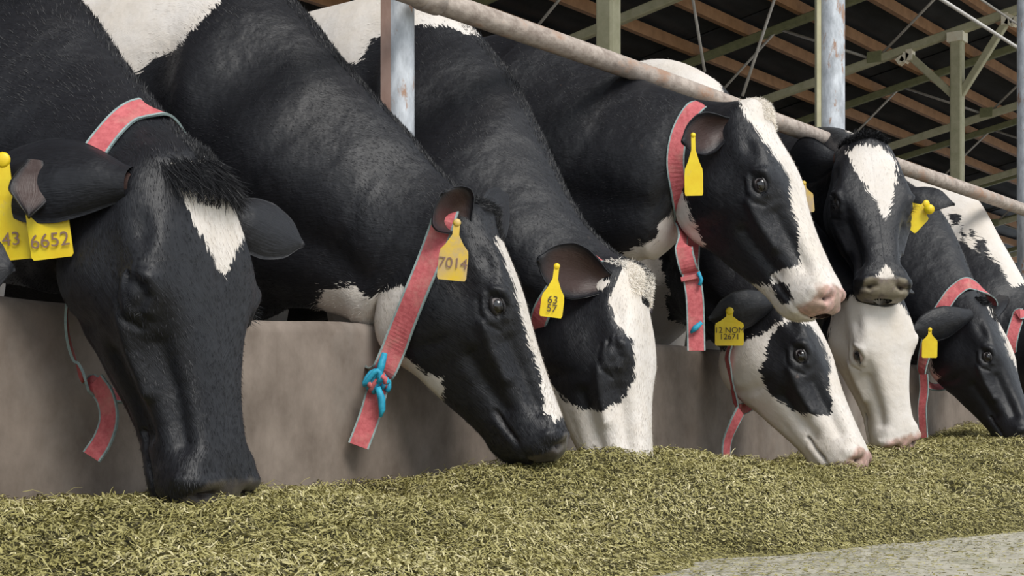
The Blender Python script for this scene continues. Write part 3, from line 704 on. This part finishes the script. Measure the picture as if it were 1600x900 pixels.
def on_body(C, px, py, lift=.006, dflt=None):
    d = (FW+(px-800)/FPX*RT+(HY-py)/FPX*UP); dn = d/np.linalg.norm(d)
    h = C['bvh'].ray_cast(Vector(CAM), Vector(dn))
    if h[0] is None: return (P(px, py, dflt) if dflt else None), -FW
    n = np.array(h[1]); n = n if n@dn < 0 else -n
    return np.array(h[0])+n*lift, n

def collar(C, near, far, w=.034, lift=.009, ends=None, label=None):
    """near: pixel points on the visible side (draped on the neck by ray casting; a third value forces a distance), far: (px,py,d) points round the hidden side"""
    pts = []; nr = []
    cen = np.mean([P(*f) for f in far], 0)
    for q in near:
        if len(q) == 4: p = P(*q[:3]); n = -RT*.97-FW*.22
        elif len(q) == 3: p = P(*q); n = None
        else: p, n = on_body(C, q[0], q[1], lift, None)
        if p is None: continue
        pts.append(p); nr.append(n)
    for f in far: pts.append(P(*f)); nr.append(None)
    allc = np.mean(pts, 0)
    nr = [(p-allc) if n is None else n+.0*(p-allc) for p, n in zip(pts, nr)]
    nr = [n/np.linalg.norm(n) for n in nr]
    nr = [(n*.5-FW*.5) if (i < len(near) and len(near[i]) < 4 and n@FW < 0) else n for i, n in enumerate(nr)]
    A = np.array(pts); B = np.array(nr); k = len(A)
    A = np.concatenate([A[-1:], A, A[:2]]); B = np.concatenate([B[-1:], B, B[:2]]); out = []; on = []
    for i in range(k):
        for s in range(8):
            wgt = crm(s/8); out.append(sum(wgt[j]*A[i+j] for j in range(4))); on.append(sum(wgt[j]*B[i+j] for j in range(4)))
    out.append(out[0]); on.append(on[0])
    return strap('collar', out, on, w, C['root'], label)
def strap_px(C, name, pts, w, nrm=None, label=None, parent=None):
    A = cr_open(np.array([P(*p) for p in pts]), 6); n = nrm if nrm is not None else -FW
    return strap(name, A, [np.array(n)]*len(A), w, parent or C['root'], label)

m_dark = coat_mat('coat with dark muzzle', nose=(.065,.054,.048), muzzle_dirt=.12)
m_pink = coat_mat('coat with pink muzzle', nose=(.64,.40,.35), muzzle_dirt=.30)
m_feed = coat_mat('coat with feed on muzzle', nose=(.15,.115,.10), muzzle_dirt=.42)

# ------------------------------------------------------------------ the herd
def wy_(x, y=.45): return dict(x=x, y=y)
A = build_cow('A', dict(o=(-.508,.415,-2.43), fw=(.22,-.96,.14), dz=(.86,.26,.44), L=.565),
  [(262,190,2.52,125,475,2.50,.12),(190,95,2.64,30,445,2.62,.14),(125,0,2.75,-90,430,2.72,.17),(40,-80,2.86,-230,430,2.82,.2),(-40,-140,2.93,-330,440,2.9,.23)],
  dict(x=1.775, w=.9, y=.55, H=1.42, legs='w'),
  [('w',[(270,255),(300,258),(345,258),(392,268),(395,348),(376,380),(352,432),(338,416),(312,364),(288,314),(274,288)])],
  'nearest black cow with a white triangle on its forehead, muzzle down in the feed', m_dark, wy=1.16, jd=.93, poll=.03, fur=110000,
  ears=[dict(b=(.10,-.15,-.085), tip=(-35,278,2.42), open=(.1,-.35,-.9), w=.15, cup=.6), dict(base=(56,250,2.36), tip=(45,340,2.335), open=(.2,0,.9), w=.07, cup=.3), dict(b=(.12,.15,-.09), tip=(474,384,2.60), open=(-.15,-.35,-.9), w=.105, cup=.55)], eye=('closed','open'))
B = build_cow('B', dict(o=(-.072,.435,-3.18), fw=(.43,-.88,.10), dz=(.88,.45,.10), L=.55),
  [(700,290,3.24,583,537,3.22,.115),(645,215,3.28,545,500,3.25,.12),(585,150,3.33,485,482,3.3,.15),(520,75,3.38,430,482,3.36,.19),(460,5,3.45,370,500,3.42,.22)],
  dict(x=2.526, w=.9, y=.47, H=1.47, legs='w'),
  [('w',[(505,455),(554,447),(578,467),(606,452),(637,447),(640,480),(622,550),(640,562),(665,583),(693,590),(690,640),(640,650),(560,570),(520,520),(495,480)]),
   ('w',[(786,370),(812,375),(835,400),(850,450),(885,560),(890,640),(868,660),(848,642),(850,625),(844,585),(829,545),(813,490),(805,450),(786,400),(774,372)]),
   ('w',[(345,-300),(345,3),(325,20),(300,50),(268,82),(235,95),(212,118),(-600,118),(-600,-300)])],
  'black cow in profile with thin white blaze and red collar knotted with blue cord', m_dark, jd=1.15, poll=.02, fur=110000,
  ears=[dict(b=(.10,-.165,-.07), tip=(692,300,3.04), open=(.55,-.15,.8), w=.115, cup=.7), dict(b=(.10,.165,-.07), tip=(792,305,3.5), open=(-.3,-.5,.8))], eye=('open','open'))
Cc = build_cow('C', dict(o=(.2742,.328,-3.47), fw=(.14,-.95,.28), dz=(.913,.258,.315), L=.54),
  [(955,400,3.52,845,545,3.5,.10),(905,335,3.58,795,525,3.55,.12),(868,262,3.66,725,510,3.63,.15),(825,170,3.76,655,510,3.72,.19),(772,85,3.88,605,510,3.84,.22)],
  dict(x=3.14, y=.42, H=1.53, legs='w'),
  [('w',[(650,40),(620,45),(583,62),(560,98),(300,140),(200,-300),(760,-300),(790,52),(735,55),(700,42)]),
   ('w',[(966,432),(985,405),(1040,420),(1060,560),(1050,720),(1020,860),(860,860),(820,640),(853,593),(884,627),(910,640),(940,642),(970,627),(992,593),(992,571),(988,532),(960,502),(951,467)]),
   ('w',[(905,424),(953,440),(940,455),(905,445)])],
  'cow with curly white forehead and black cheek, nose buried in the feed', m_pink, poll=.035, fur=80000,
  ears=[dict(b=(.10,-.165,-.07), tip=(840,405,3.32), open=(.5,-.2,.8), w=.12, cup=.7), dict(b=(.10,.165,-.07), tip=(990,452,3.75), open=(-.3,-.5,.8))], eye=('closed','closed'))
D = build_cow('D', dict(o=(.612,.797,-3.96), fw=(.42,-.85,.32), dz=(.72,.53,.44), L=.588),
  [(1130,165,4.04,1055,395,4.02,.10),(1078,152,4.08,1000,405,4.05,.12),(1005,125,4.17,930,412,4.14,.15),(940,98,4.25,850,430,4.22,.19),(880,66,4.33,780,450,4.3,.23)],
  dict(x=3.64, y=.44, H=1.52, legs='b'),
  [('w',[(1150,150),(1161,172),(1187,212),(1215,249),(1233,277),(1236,319),(1247,352),(1250,413),(1222,420),(1205,431),(1207,446),(1154,443),(1121,425),(1095,398),(1100,380),(1078,335),(1070,306),(1061,300),(1047,338),(1028,347),(1028,375),(985,390),(950,409),(950,450),(1050,460),(1150,540),(1360,560),(1360,300),(1240,100),(1160,110)]),
   ('b',[(1206,445),(1216,441),(1229,443),(1236,455),(1237,467),(1230,474),(1220,475),(1211,462)]),
   ('w',[(400,-200),(850,-200),(850,45),(790,45),(740,40),(400,60)])],
  'cow with raised head in profile, black cheek, broad white blaze and pink nose', m_pink, jd=1.08, poll=.045, fur=70000,
  ears=[dict(b=(.10,-.165,-.07), tip=(1066,222,3.82), open=(.5,-.1,.8), w=.105, cup=.7), dict(b=(.10,.165,-.07), tip=(1185,190,4.25), open=(-.3,-.5,.8))], eye=('open','open'))
E_ = build_cow('E', dict(o=(.772,.362,-4.30), fw=(.40,-.83,.38), dz=(.78,.52,.33), L=.572),
  [(1225,425,4.35,1138,545,4.33,.10),(1195,330,4.45,1100,525,4.42,.13),(1170,235,4.6,1068,500,4.57,.16),(1145,170,4.72,1030,520,4.68,.2),(1112,122,4.82,985,550,4.78,.23)],
  dict(x=4.30, y=.36, H=1.55, legs='w'),
  [('w',[(1120,552),(1165,530),(1200,518),(1222,500),(1225,470),(1330,430),(1420,560),(1420,780),(1250,790),(1100,720)]),
   ('b',[(1243,500),(1218,508),(1200,532),(1196,561),(1186,580),(1196,607),(1218,625),(1239,643),(1268,649),(1298,649),(1299,625),(1294,607),(1298,575),(1289,543),(1271,511)]),
   ('w',[(700,380),(1028,400),(1040,440),(1048,460),(1040,462),(1045,500),(1075,510),(1078,530),(1050,620),(700,620)]),
   ('w',[(600,0),(1130,0),(1128,150),(1135,165),(900,190),(600,190)])],
  'white-faced cow with a round black eye patch, eating below the raised head of another cow', m_pink, fur=40000,
  ears=[dict(b=(.10,-.165,-.07), tip=(1106,498,4.14), open=(.1,.3,-.9), w=.11, cup=.5), dict(b=(.10,.165,-.07), tip=(1290,440,4.5), open=(-.3,-.5,.8))], eye=('open','open'))
Fc = build_cow('F', dict(o=(1.1325,.8743,-4.8963), fw=(-.01,-.802,.597), dz=(.066,.595,.801), L=.588),
  [(1345,215,5.05,1345,390,5.0,.12),(1310,200,5.2,1300,430,5.15,.15),(1275,200,5.35,1260,460,5.3,.19),(1240,205,5.5,1215,480,5.45,.22)],
  dict(x=5.33, y=.45, H=1.42, legs='b'),
  [('w',[(1323,237),(1342,226),(1381,230),(1399,251),(1402,276),(1394,319),(1383,343),(1367,311),(1342,276)]),
   ('w',[(1388,213),(1405,218),(1424,250),(1424,275),(1410,262),(1402,240)]),
   ('w',[(1385,413),(1371,432),(1371,442),(1399,442),(1394,425)]),
   ('w',[(1320,192),(1356,192),(1356,205),(1325,208)])],
  'front-facing cow with raised head, black face with a white shield on the forehead', m_feed, wy=1.02, poll=.03, fur=30000,
  ears=[dict(b=(.10,-.165,-.07), tip=(1226,250,5.0), open=(.1,.3,-.9), w=.15, cup=.4), dict(base=(1404,302,4.97), tip=(1492,320,4.9), open=(-.1,-.4,-.9), w=.095, cup=.4)], eye=('open','open'))
G_ = build_cow('G', dict(o=(1.123,.4247,-4.7085), fw=(.217,-.976,.031), dz=(.429,.124,.895), L=.55),
  [(1345,440,4.85,1310,560,4.83,.1),(1300,380,4.95,1260,560,4.93,.13),(1250,320,5.1,1200,550,5.06,.16),(1200,270,5.2,1130,545,5.16,.2)],
  dict(x=4.82, y=.45, H=1.36, legs='w'), [('w',[(1318,470),(1330,462),(1400,470),(1450,520),(1450,740),(1300,760),(1290,560),(1300,490)])], 'all-white faced cow eating between the eye-patched cow and the one at right', m_pink,
  ears=[dict(b=(.10,-.165,-.07), tip=(1285,505,4.85), open=(.2,-.5,.8)), dict(b=(.10,.165,-.07), tip=(1400,452,5.1), open=(-.3,-.5,.8))], eye=('open','closed'), lid='lid_light')
H_ = build_cow('H', dict(o=(1.7262,.4097,-5.6373), fw=(.309,-.859,.409), dz=(.725,.491,.483), L=.558),
  [(1522,442,5.7,1440,570,5.68,.1),(1500,385,5.8,1405,555,5.78,.12),(1470,330,5.92,1370,545,5.88,.15),(1430,292,6.05,1330,540,6.0,.19),(1385,270,6.17,1290,540,6.12,.22)],
  dict(x=5.92, w=.8, y=.47, H=1.40, legs='b'),
  [('w',[(1543,480),(1557,455),(1582,465),(1590,493),(1603,530),(1612,600),(1600,593),(1587,570),(1577,553),(1570,530),(1557,500)]),
   ('w',[(1443,555),(1453,555),(1458,580),(1468,592),(1455,600)])],
  'black cow eating at the right edge with a long white blaze and pink collar', m_dark,
  ears=[dict(b=(.10,-.165,-.07), tip=(1421,518,5.47), open=(.1,.2,-.9), w=.12, cup=.5), dict(b=(.10,.165,-.07), tip=(1562,462,6.0), open=(-.3,-.5,.8))], eye=('open','open'))
oI = P(1662, 500, 6.2)-CAM
I_ = build_cow('I', dict(o=(oI@RT, oI[2], -6.2), fw=(.36,-.905,.2), dz=(.76,.42,.48), L=.55),
  [(1628,490,6.35,1545,630,6.33,.1),(1597,432,6.45,1500,590,6.43,.13),(1562,372,6.6,1460,580,6.57,.17),(1525,308,6.75,1420,580,6.72,.2),(1480,274,6.88,1370,570,6.85,.23)],
  dict(x=6.72, w=.9, y=.5, H=1.53, legs='w'),
  [('w',[(1300,200),(1500,200),(1580,330),(1625,440),(1579,447),(1570,430),(1560,410),(1540,396),(1515,388),(1505,372),(1488,382),(1475,362),(1455,345),(1430,300),(1300,300)]),
   ('b',[(1482,335),(1492,331),(1502,338),(1500,350),(1488,352)]),('b',[(1473,354),(1480,352),(1486,360),(1478,367)]),('b',[(1501,358),(1507,358),(1508,369),(1502,370)]),('b',[(1514,358),(1524,360),(1523,372),(1515,372)]),
   ('b',[(1520,386),(1527,378),(1535,372),(1543,380),(1545,395),(1530,398)])],
  'cow at the far right with a spotted white shoulder, its head beyond the frame', m_dark,
  ears=[dict(b=(.10,-.165,-.07), tip=(1600,540,6.1), open=(.2,-.45,.85)), dict(b=(.10,.165,-.07), tip=(1690,505,6.4), open=(-.3,-.5,.8))], eye=('open','open'))
oZ = P(-215, 330, 2.05)-CAM
Z_ = build_cow('Z', dict(o=(oZ@RT, oZ[2], -2.05), fw=(.1,-.96,.2), dz=(.6,.3,.7), L=.55),
  [(-270,300,2.15,-430,560,2.13,.12),(-370,200,2.22,-560,560,2.2,.15),(-460,60,2.28,-640,560,2.26,.19)],
  dict(x=1.08, y=.5, H=1.42, legs='w'), [],
  'black cow mostly outside the left edge, only the tip of its ear showing', m_dark,
  ears=[dict(b=(.10,-.165,-.07), tip=(-400,420,2.1), open=(.2,-.45,.85)), dict(b=(.10,.165,-.07), tip=(22,420,2.12), open=(-.2,-.3,-.9), w=.11)], eye=('open','open'))

# forelocks and crest hair
def loc(C, v): return C['o']+C['R']@(np.array(v)*np.array([1, C['wy'], 1])*C['L'])
def tuft(C, n, x0, x1, y0, y1, length, mat, dirv, curl=.4, w=.0012, jit=.35, name='forelock', zoff=0.0):
    rt = []; dr = []
    for _ in range(n):
        x = rng.uniform(x0, x1); y = rng.uniform(y0, y1)
        o3 = loc(C, (x, y, .25)); dn = -C['R'][:, 2]
        h = C['bvh'].ray_cast(Vector(o3), Vector(dn))
        if h[0] is None: continue
        rt.append(np.array(h[0])-C['R'][:, 2]*(-zoff)); dr.append(C['R']@np.array(dirv)+np.array(h[1])*.0)
    return hairs(name, rt, dr, length, C['mats'] if False else mat, C['root'], curl=curl, w=w, jitter=jit)
tuft(A, 8000, -.06, .085, -.12, .17, .062, M['hair_black'], (1, .03, .45), .45, .0011, .25, zoff=-.004)
tuft(B, 900, -.02, .06, -.09, .09, .022, M['hair_black'], (.5, 0, .8), .6, .0009, .4)
tuft(Cc, 5200, -.03, .14, -.12, .14, .014, M['hair_white'], (.6, 0, .6), 1.6, .0010, .8)
tuft(D, 3200, -.03, .12, -.05, .14, .012, M['hair_white'], (.6, 0, .6), 1.2, .0009, .6)
tuft(Fc, 1800, -.06, .05, -.12, .10, .030, M['hair_black'], (.1, 0, 1), .8, .0012, .6)
tuft(H_, 500, -.03, .05, -.08, .1, .022, M['hair_black'], (.4, 0, 1), .6, .0012, .5)
def crest(C, r0, r1, n, length, mat, w=.0009, spread=6):
    G = C['G']; rt = []; dr = []
    for _ in range(n):
        r = rng.integers(int(r0*len(G)), int(r1*len(G))); c = rng.integers(-spread, spread+1); u = rng.random()
        p = G[r, c]*(1-u)+G[r-1, c]*u; rt.append(p); q = p-G[r].mean(0); q /= np.linalg.norm(q); f = G[r-1, c]-p; f /= np.linalg.norm(f)+1e-9
        dr.append(q*.5-f*.9)
    hairs('crest_hair', rt, dr, length, mat, C['root'], curl=.3, w=w, jitter=.3)
for C_, n_ in ((A, 2500), (B, 4500), (Cc, 4500), (H_, 800)): crest(C_, .58, .82, n_, .013, M['hair_black'])

# ---- collars
collar(A, [(264,190,2.57),(236,169,2.485),(203,184),(172,215),(146,256),(131,300,2.42,'L'),(118,370,2.44,'L'),(108,440,2.46,'L'),(104,510,2.48,'L'),(118,565,2.50,'L'),(146,602,2.50,'L')], [(230,610,2.62),(320,480,2.76),(325,330,2.76),(292,245,2.70)], .038)
strap_px(A, 'collar_end', [(148,596,2.49),(165,622,2.485),(170,655,2.48),(160,688,2.475),(143,714,2.47)], .034, nrm=-FW*.85-RT*.4)
collar(B, [(700,335),(687,372),(671,415),(653,460),(634,505),(614,548,3.10),(597,583,3.11)], [(585,575,3.2),(583,540,3.32),(620,440,3.42),(690,320,3.42),(715,300,3.3)], .046)
strap_px(B, 'collar_end', [(594,590,3.11),(586,622,3.10),(576,655,3.10),(560,697,3.09)], .040)
def knot(C, px, py, d, n=5, r=.010, tail=True):
    for i in range(n):
        a = rng.uniform(0, 6.28); c = P(px, py, d)
        pts = [c+RT*(.016*math.cos(t*2+a)+.004*i-.01)+UP*(.014*math.sin(t*3+a)-.004*i+.01)-FW*(.012*math.cos(t+a)) for t in np.linspace(0, 3.4, 14)]
        V, F = tube(pts, r*.55, 8); mesh('knot_cord', V, F, M['cord_blue'] if i % 2 == 0 else M['web_red'], C['root'])
knot(B, 590, 598, 3.09)
V, F = tube([P(590,605,3.08),P(596,622,3.08),P(597,640,3.08),P(594,652,3.08)], [.006,.008,.007,.003], 8); mesh('knot_cord', V, F, M['cord_blue'], B['root'])
V, F = tube([P(601,552,3.09),P(596,570,3.085),P(591,592,3.08)], [.006,.008,.006], 8); mesh('knot_cord', V, F, M['cord_blue'], B['root'])
collar(Cc, [(846,505),(868,455),(905,416),(930,405)], [(958,430,3.66),(940,520,3.68),(880,560,3.64),(848,540,3.5)], .042)
collar(D, [(1090,170),(1066,205),(1057,250),(1056,300),(1060,350),(1069,392,3.90),(1078,425,3.9)], [(1079,405,4.02),(1085,350,4.14),(1110,250,4.18),(1115,170,4.12)], .042)
strap_px(D, 'collar_end', [(1079,425,3.9),(1085,460,3.89),(1087,500,3.89),(1088,548,3.88)], .042)
V, F = bar(P(1064,437,3.885), P(1096,430,3.885), .006, .012); mesh('collar_buckle', V, F, M['web_red'], D['root'], smooth=False)
V, F = tube([P(1079,520,3.875),P(1086,513,3.872),P(1096,504,3.875)], [.003,.008,.005], 8); mesh('knot_cord', V, F, M['cord_blue'], D['root'])
V, F = tube([P(1091,425,3.88),P(1096,437,3.88),P(1093,446,3.88)], .005, 8); mesh('knot_cord', V, F, M['cord_blue'], D['root'])
collar(E_, [(1141,540,4.25,'L'),(1139,575,4.25,'L'),(1146,612,4.27,'L'),(1158,640,4.3,'L')], [(1200,600,4.45),(1230,500,4.5),(1235,440,4.45),(1190,430,4.3)], .032)
strap_px(E_, 'collar_end', [(1157,642,4.22),(1146,664,4.2),(1136,690,4.2),(1134,722,4.19)], .034, nrm=-FW*.7+RT*.7)
collar(H_, [(1535,452),(1515,446),(1494,455),(1477,475),(1464,498),(1447,545,5.58,'L'),(1442,592,5.6,'L')], [(1480,600,5.8),(1530,530,5.85),(1550,470,5.8)], .045)
strap_px(H_, 'collar_end', [(1443,585,5.55),(1444,610,5.55),(1441,640,5.54),(1443,684,5.53)], .032, nrm=-FW*.6-RT*.6)
collar(I_, [(1600,492),(1590,500),(1580,560,6.25)], [(1620,620,6.5),(1660,560,6.6),(1640,490,6.5)], .045)
collar(G_, [(1345,440,4.8,'L'),(1324,465,4.8,'L'),(1320,500,4.8,'L'),(1330,560,4.84,'L')], [(1370,560,5.0),(1400,500,5.05),(1385,440,5.0)], .036)

# ---- ear tags
ear_tag(A['root'], 4, 250, 2.37, 92, 156, .10, '43', 'tag_yellow', stem=.36, label='large yellow ear tag cut off by the left edge', tsize=.3, low=.1)
ear_tag(A['root'], 70, 312, 2.36, 66, 92, .12, '6652', 'tag_yellow', stem=.15, label='yellow ear tag printed 6652', tsize=.40, low=.12)
ear_tag(B['root'], 714, 348, 3.0, 46, 90, -.10, '7014', 'tag_dull', stem=.38, label='worn yellow ear tag with faded digits', tsize=.42)
ear_tag(Cc['root'], 870, 416, 3.27, 36, 80, -.12, '63\n57', 'tag_yellow', stem=.45, tsize=.38, ink='ink_dark')
ear_tag(D['root'], 1083, 211, 3.76, 29, 94, .02, '', 'tag_yellow', stem=.45)
ear_tag(E_['root'], 1140, 486, 4.12, 45, 54, 0, '12 NOM\n12671', 'tag_yellow', stem=.28, tsize=.33, ink='ink_dark')
ear_tag(Fc['root'], 1447, 318, 4.82, 40, 46, -.75, '', 'tag_yellow', stem=.25)
V, F = tube([P(1452,327,4.83), P(1452,327,4.80)], .016, 18); mesh('tag_button', V, F, M['tag_yellow'], Fc['root'])
ear_tag(Fc['root'], 1256, 286, 4.78, 26, 46, .1, '', 'tag_dull', stem=.3)
ear_tag(H_['root'], 1453, 515, 5.38, 24, 44, 0, '', 'tag_yellow', stem=.3)

V, F = tube([P(1545,688,5.36), P(1556,694,5.34), P(1570,697,5.34), P(1577,694,5.36)], [.010,.022,.020,.008], 14); mesh('tongue', V, F, M['lid_light'], H_['root'])
# ------------------------------------------------------------------ silage
def vnoise(x, y, s, seed):
    r = np.random.default_rng(seed); T = r.random((64, 64)); X = x*s+100; Y = y*s+100
    i = np.floor(X).astype(int); j = np.floor(Y).astype(int); fx = X-i; fy = Y-j; fx = fx*fx*(3-2*fx); fy = fy*fy*(3-2*fy)
    g = lambda a, b: T[a % 64, b % 64]
    return (g(i,j)*(1-fx)+g(i+1,j)*fx)*(1-fy)+(g(i,j+1)*(1-fx)+g(i+1,j+1)*fx)*fy-.5
def feed_h(x, y):
    x = np.asarray(x, float); y = np.asarray(y, float)
    edge = np.interp(x, [-4,1.2,1.7,2.1,2.5,3.0,3.6,4.5,7,12,34], [-1.5,-1.3,-1.12,-.80,-.75,-.88,-1.05,-1.15,-1.2,-1.25,-1.2])
    edge = edge+.10*vnoise(x, y, 3, 5)+.05*vnoise(x, y, 9, 6)
    t = np.clip((y-edge)/(-edge), 0, 1)                     # 0 at the edge, 1 at the wall
    wallh = np.interp(x, [-4,1.5,1.75,2.0,2.3,2.8,3.3,3.8,4.3,4.9,5.4,6.2,7,10,34], [.12,.12,.115,.108,.104,.11,.125,.115,.112,.13,.15,.20,.215,.2,.2])
    peak = np.interp(x, [-4,1.3,1.65,1.85,2.1,2.4,2.75,3.1,3.6,4.2,4.8,5.6,6.5,8,34], [.09,.105,.122,.118,.110,.112,.165,.18,.115,.118,.155,.17,.2,.19,.18])
    a = sm(0, .30, t)**.8*.55+sm(.1, .72, t)*.45
    h = peak*a*(1-sm(.68, 1, t))+wallh*sm(.68, 1, t)*1.0
    h = h+(.03*vnoise(x, y, 4, 1)+.030*vnoise(x, y, 11, 2)+.018*vnoise(x, y, 30, 3))*sm(0, .35, t)
    return ZF+np.where(y > edge, h, -.01), t
def feed_mat():
    m, N, L, B = newmat('chopped silage')
    tc = N.new('ShaderNodeTexCoord'); n = nd(N, 'ShaderNodeTexNoise', Scale=160.0, Detail=6.0, Roughness=.8); L.new(tc.outputs['Object'], n.inputs[0])
    r = ramp(N, [(.36, (.022,.019,.006)), (.5, (.10,.085,.022)), (.68, (.27,.235,.08))]); L.new(n.outputs[0], r.inputs[0]); L.new(r.outputs[0], B.inputs['Base Color'])
    B.inputs['Roughness'].default_value = .85; b = nd(N, 'ShaderNodeBump', Strength=1.0, Distance=.008); L.new(n.outputs[0], b.inputs['Height']); L.new(b.outputs[0], B.inputs['Normal'])
    m2, N, L, B = newmat('silage pieces')
    a = nd(N, 'ShaderNodeAttribute', attribute_name='tone')
    r = ramp(N, [(0, (.06,.05,.018)), (.3, (.20,.175,.05)), (.55, (.34,.30,.105)), (.8, (.46,.41,.19)), (1, (.64,.57,.34))]); L.new(a.outputs['Fac'], r.inputs[0])
    L.new(r.outputs[0], B.inputs['Base Color']); B.inputs['Roughness'].default_value = .7
    return m, m2
mf, mf2 = feed_mat()
fx = np.concatenate([np.linspace(-2, .9, 40), np.linspace(.92, 7, 620), np.linspace(7.05, 30, 200)]); fy = np.linspace(-1.6, -.001, 190)
FX, FY = np.meshgrid(fx, fy, indexing='ij'); FZ, _ = feed_h(FX, FY)
FZ = np.maximum(FZ, ZF-.01)
sil = mesh('silage_heap', np.stack([FX-1, FY, FZ-ZF], -1).reshape(-1, 3)+np.array([1, 0, ZF]), gridf(len(fx), len(fy)), mf, origin=(3, -.5, ZF))
tag(sil, 'long heap of chopped green silage along the foot of the wall', 'silage', kind='stuff')
def pieces(n, xr, yr, lmin, lmax, wmin, wmax, lift, dens=None, seed=1):
    r = np.random.default_rng(seed); x = r.uniform(*xr, n); y = r.uniform(*yr, n); z, t = feed_h(x, y)
    keep = (t > 0) | (r.random(n) < .05*np.exp(np.clip((y-(-1.3))*3, -9, 0)))
    if dens is not None: keep &= r.random(n) < dens(x, y, t)
    x, y, z, t = x[keep], y[keep], np.maximum(z[keep], ZF), t[keep]; n = len(x)
    e = 1e-2; gx_ = (feed_h(x+e, y)[0]-feed_h(x-e, y)[0])/(2*e); gy_ = (feed_h(x, y+e)[0]-feed_h(x, y-e)[0])/(2*e)
    gx_ = np.clip(gx_, -1, 1); gy_ = np.clip(gy_, -1, 1)
    a = r.uniform(0, 2*math.pi, n); tilt = r.normal(0, .38, n)*np.clip(t*6, .1, 1); L = r.uniform(lmin, lmax, n)*r.choice([.5, 1, 1.5], n, p=[.45,.4,.15]); w = r.uniform(wmin, wmax, n)
    D = np.stack([np.cos(a), np.sin(a), gx_*np.cos(a)+gy_*np.sin(a)+tilt], 1); D /= np.linalg.norm(D, axis=1, keepdims=True)
    S = np.stack([-np.sin(a), np.cos(a), -gx_*np.sin(a)+gy_*np.cos(a)+r.normal(0, .5, n)], 1); S /= np.linalg.norm(S, axis=1, keepdims=True)
    c = np.stack([x, y, z+r.uniform(0, lift, n)*np.clip(t*8, .15, 1)+np.abs(tilt)*L*.25], 1)
    mid = c+np.array([0, 0, 1.])*(L*r.uniform(-.05, .18, n))[:, None]
    hl = (L/2)[:, None]*D; hw = (w/2)[:, None]*S
    V = np.stack([c-hl-hw*.7, c-hl+hw*.7, mid+hw, mid-hw, c+hl+hw*.6, c+hl-hw*.6], 1).reshape(-1, 3)
    k = (np.arange(n)*6)[:, None]; F = np.concatenate([k+np.array([0,1,2,3]), k+np.array([3,2,4,5])])
    patch = vnoise(x, y, 5, 9)*.35
    tone = np.repeat(np.clip(r.normal(.54, .22, n)+patch-.15*(1-np.clip(t*5, 0, 1)), 0, 1), 6)
    return V, F, tone
Vs = []; Fs = []; Ts = []; n0 = 0
for args in ((270000, (.9, 3.6), (-1.35, .0), .005, .013, .0010, .0034, .012, None, 1), (150000, (3.6, 8), (-1.35, .0), .007, .018, .0015, .004, .014, None, 2), (26000, (8, 16), (-1.3, 0), .015, .03, .003, .007, .015, None, 3), (9000, (.9, 6), (-1.3, -.05), .016, .034, .001, .002, .018, None, 4)):
    v, f, t = pieces(*args); Vs.append(v); Fs.append(f+n0); Ts.append(t); n0 += len(v)
pc = mesh('silage_chaff', np.concatenate(Vs), np.concatenate(Fs), mf2, sil, smooth=False); pc['kind'] = 'stuff'; attr(pc, 'tone', np.concatenate(Ts))
# crumbs scattered on the concrete beyond the heap's edge
r = np.random.default_rng(11); n = 16000; x = r.uniform(1.4, 6, n); y = -.7-np.abs(r.normal(0, .26, n)); _, t = feed_h(x, y); k = t <= 0; x, y = x[k], y[k]; n = len(x)
a = r.uniform(0, 6.28, n); L_ = r.uniform(.003, .016, n)[:, None]; w = r.uniform(.0012, .004, n)[:, None]
D_ = np.stack([np.cos(a), np.sin(a), 0*a+.05], 1); S_ = np.stack([-np.sin(a), np.cos(a), 0*a+.1], 1); c = np.stack([x, y, 0*x+ZF+.006], 1)
V = np.stack([c-D_*L_/2-S_*w/2, c-D_*L_/2+S_*w/2, c+D_*L_/2+S_*w/2, c+D_*L_/2-S_*w/2], 1).reshape(-1, 3); F = np.arange(4*n).reshape(-1, 4)
cb = mesh('silage_crumbs', V, F, mf2, sil, smooth=False); cb['kind'] = 'stuff'; attr(cb, 'tone', np.repeat(r.uniform(.1, .7, n), 4))
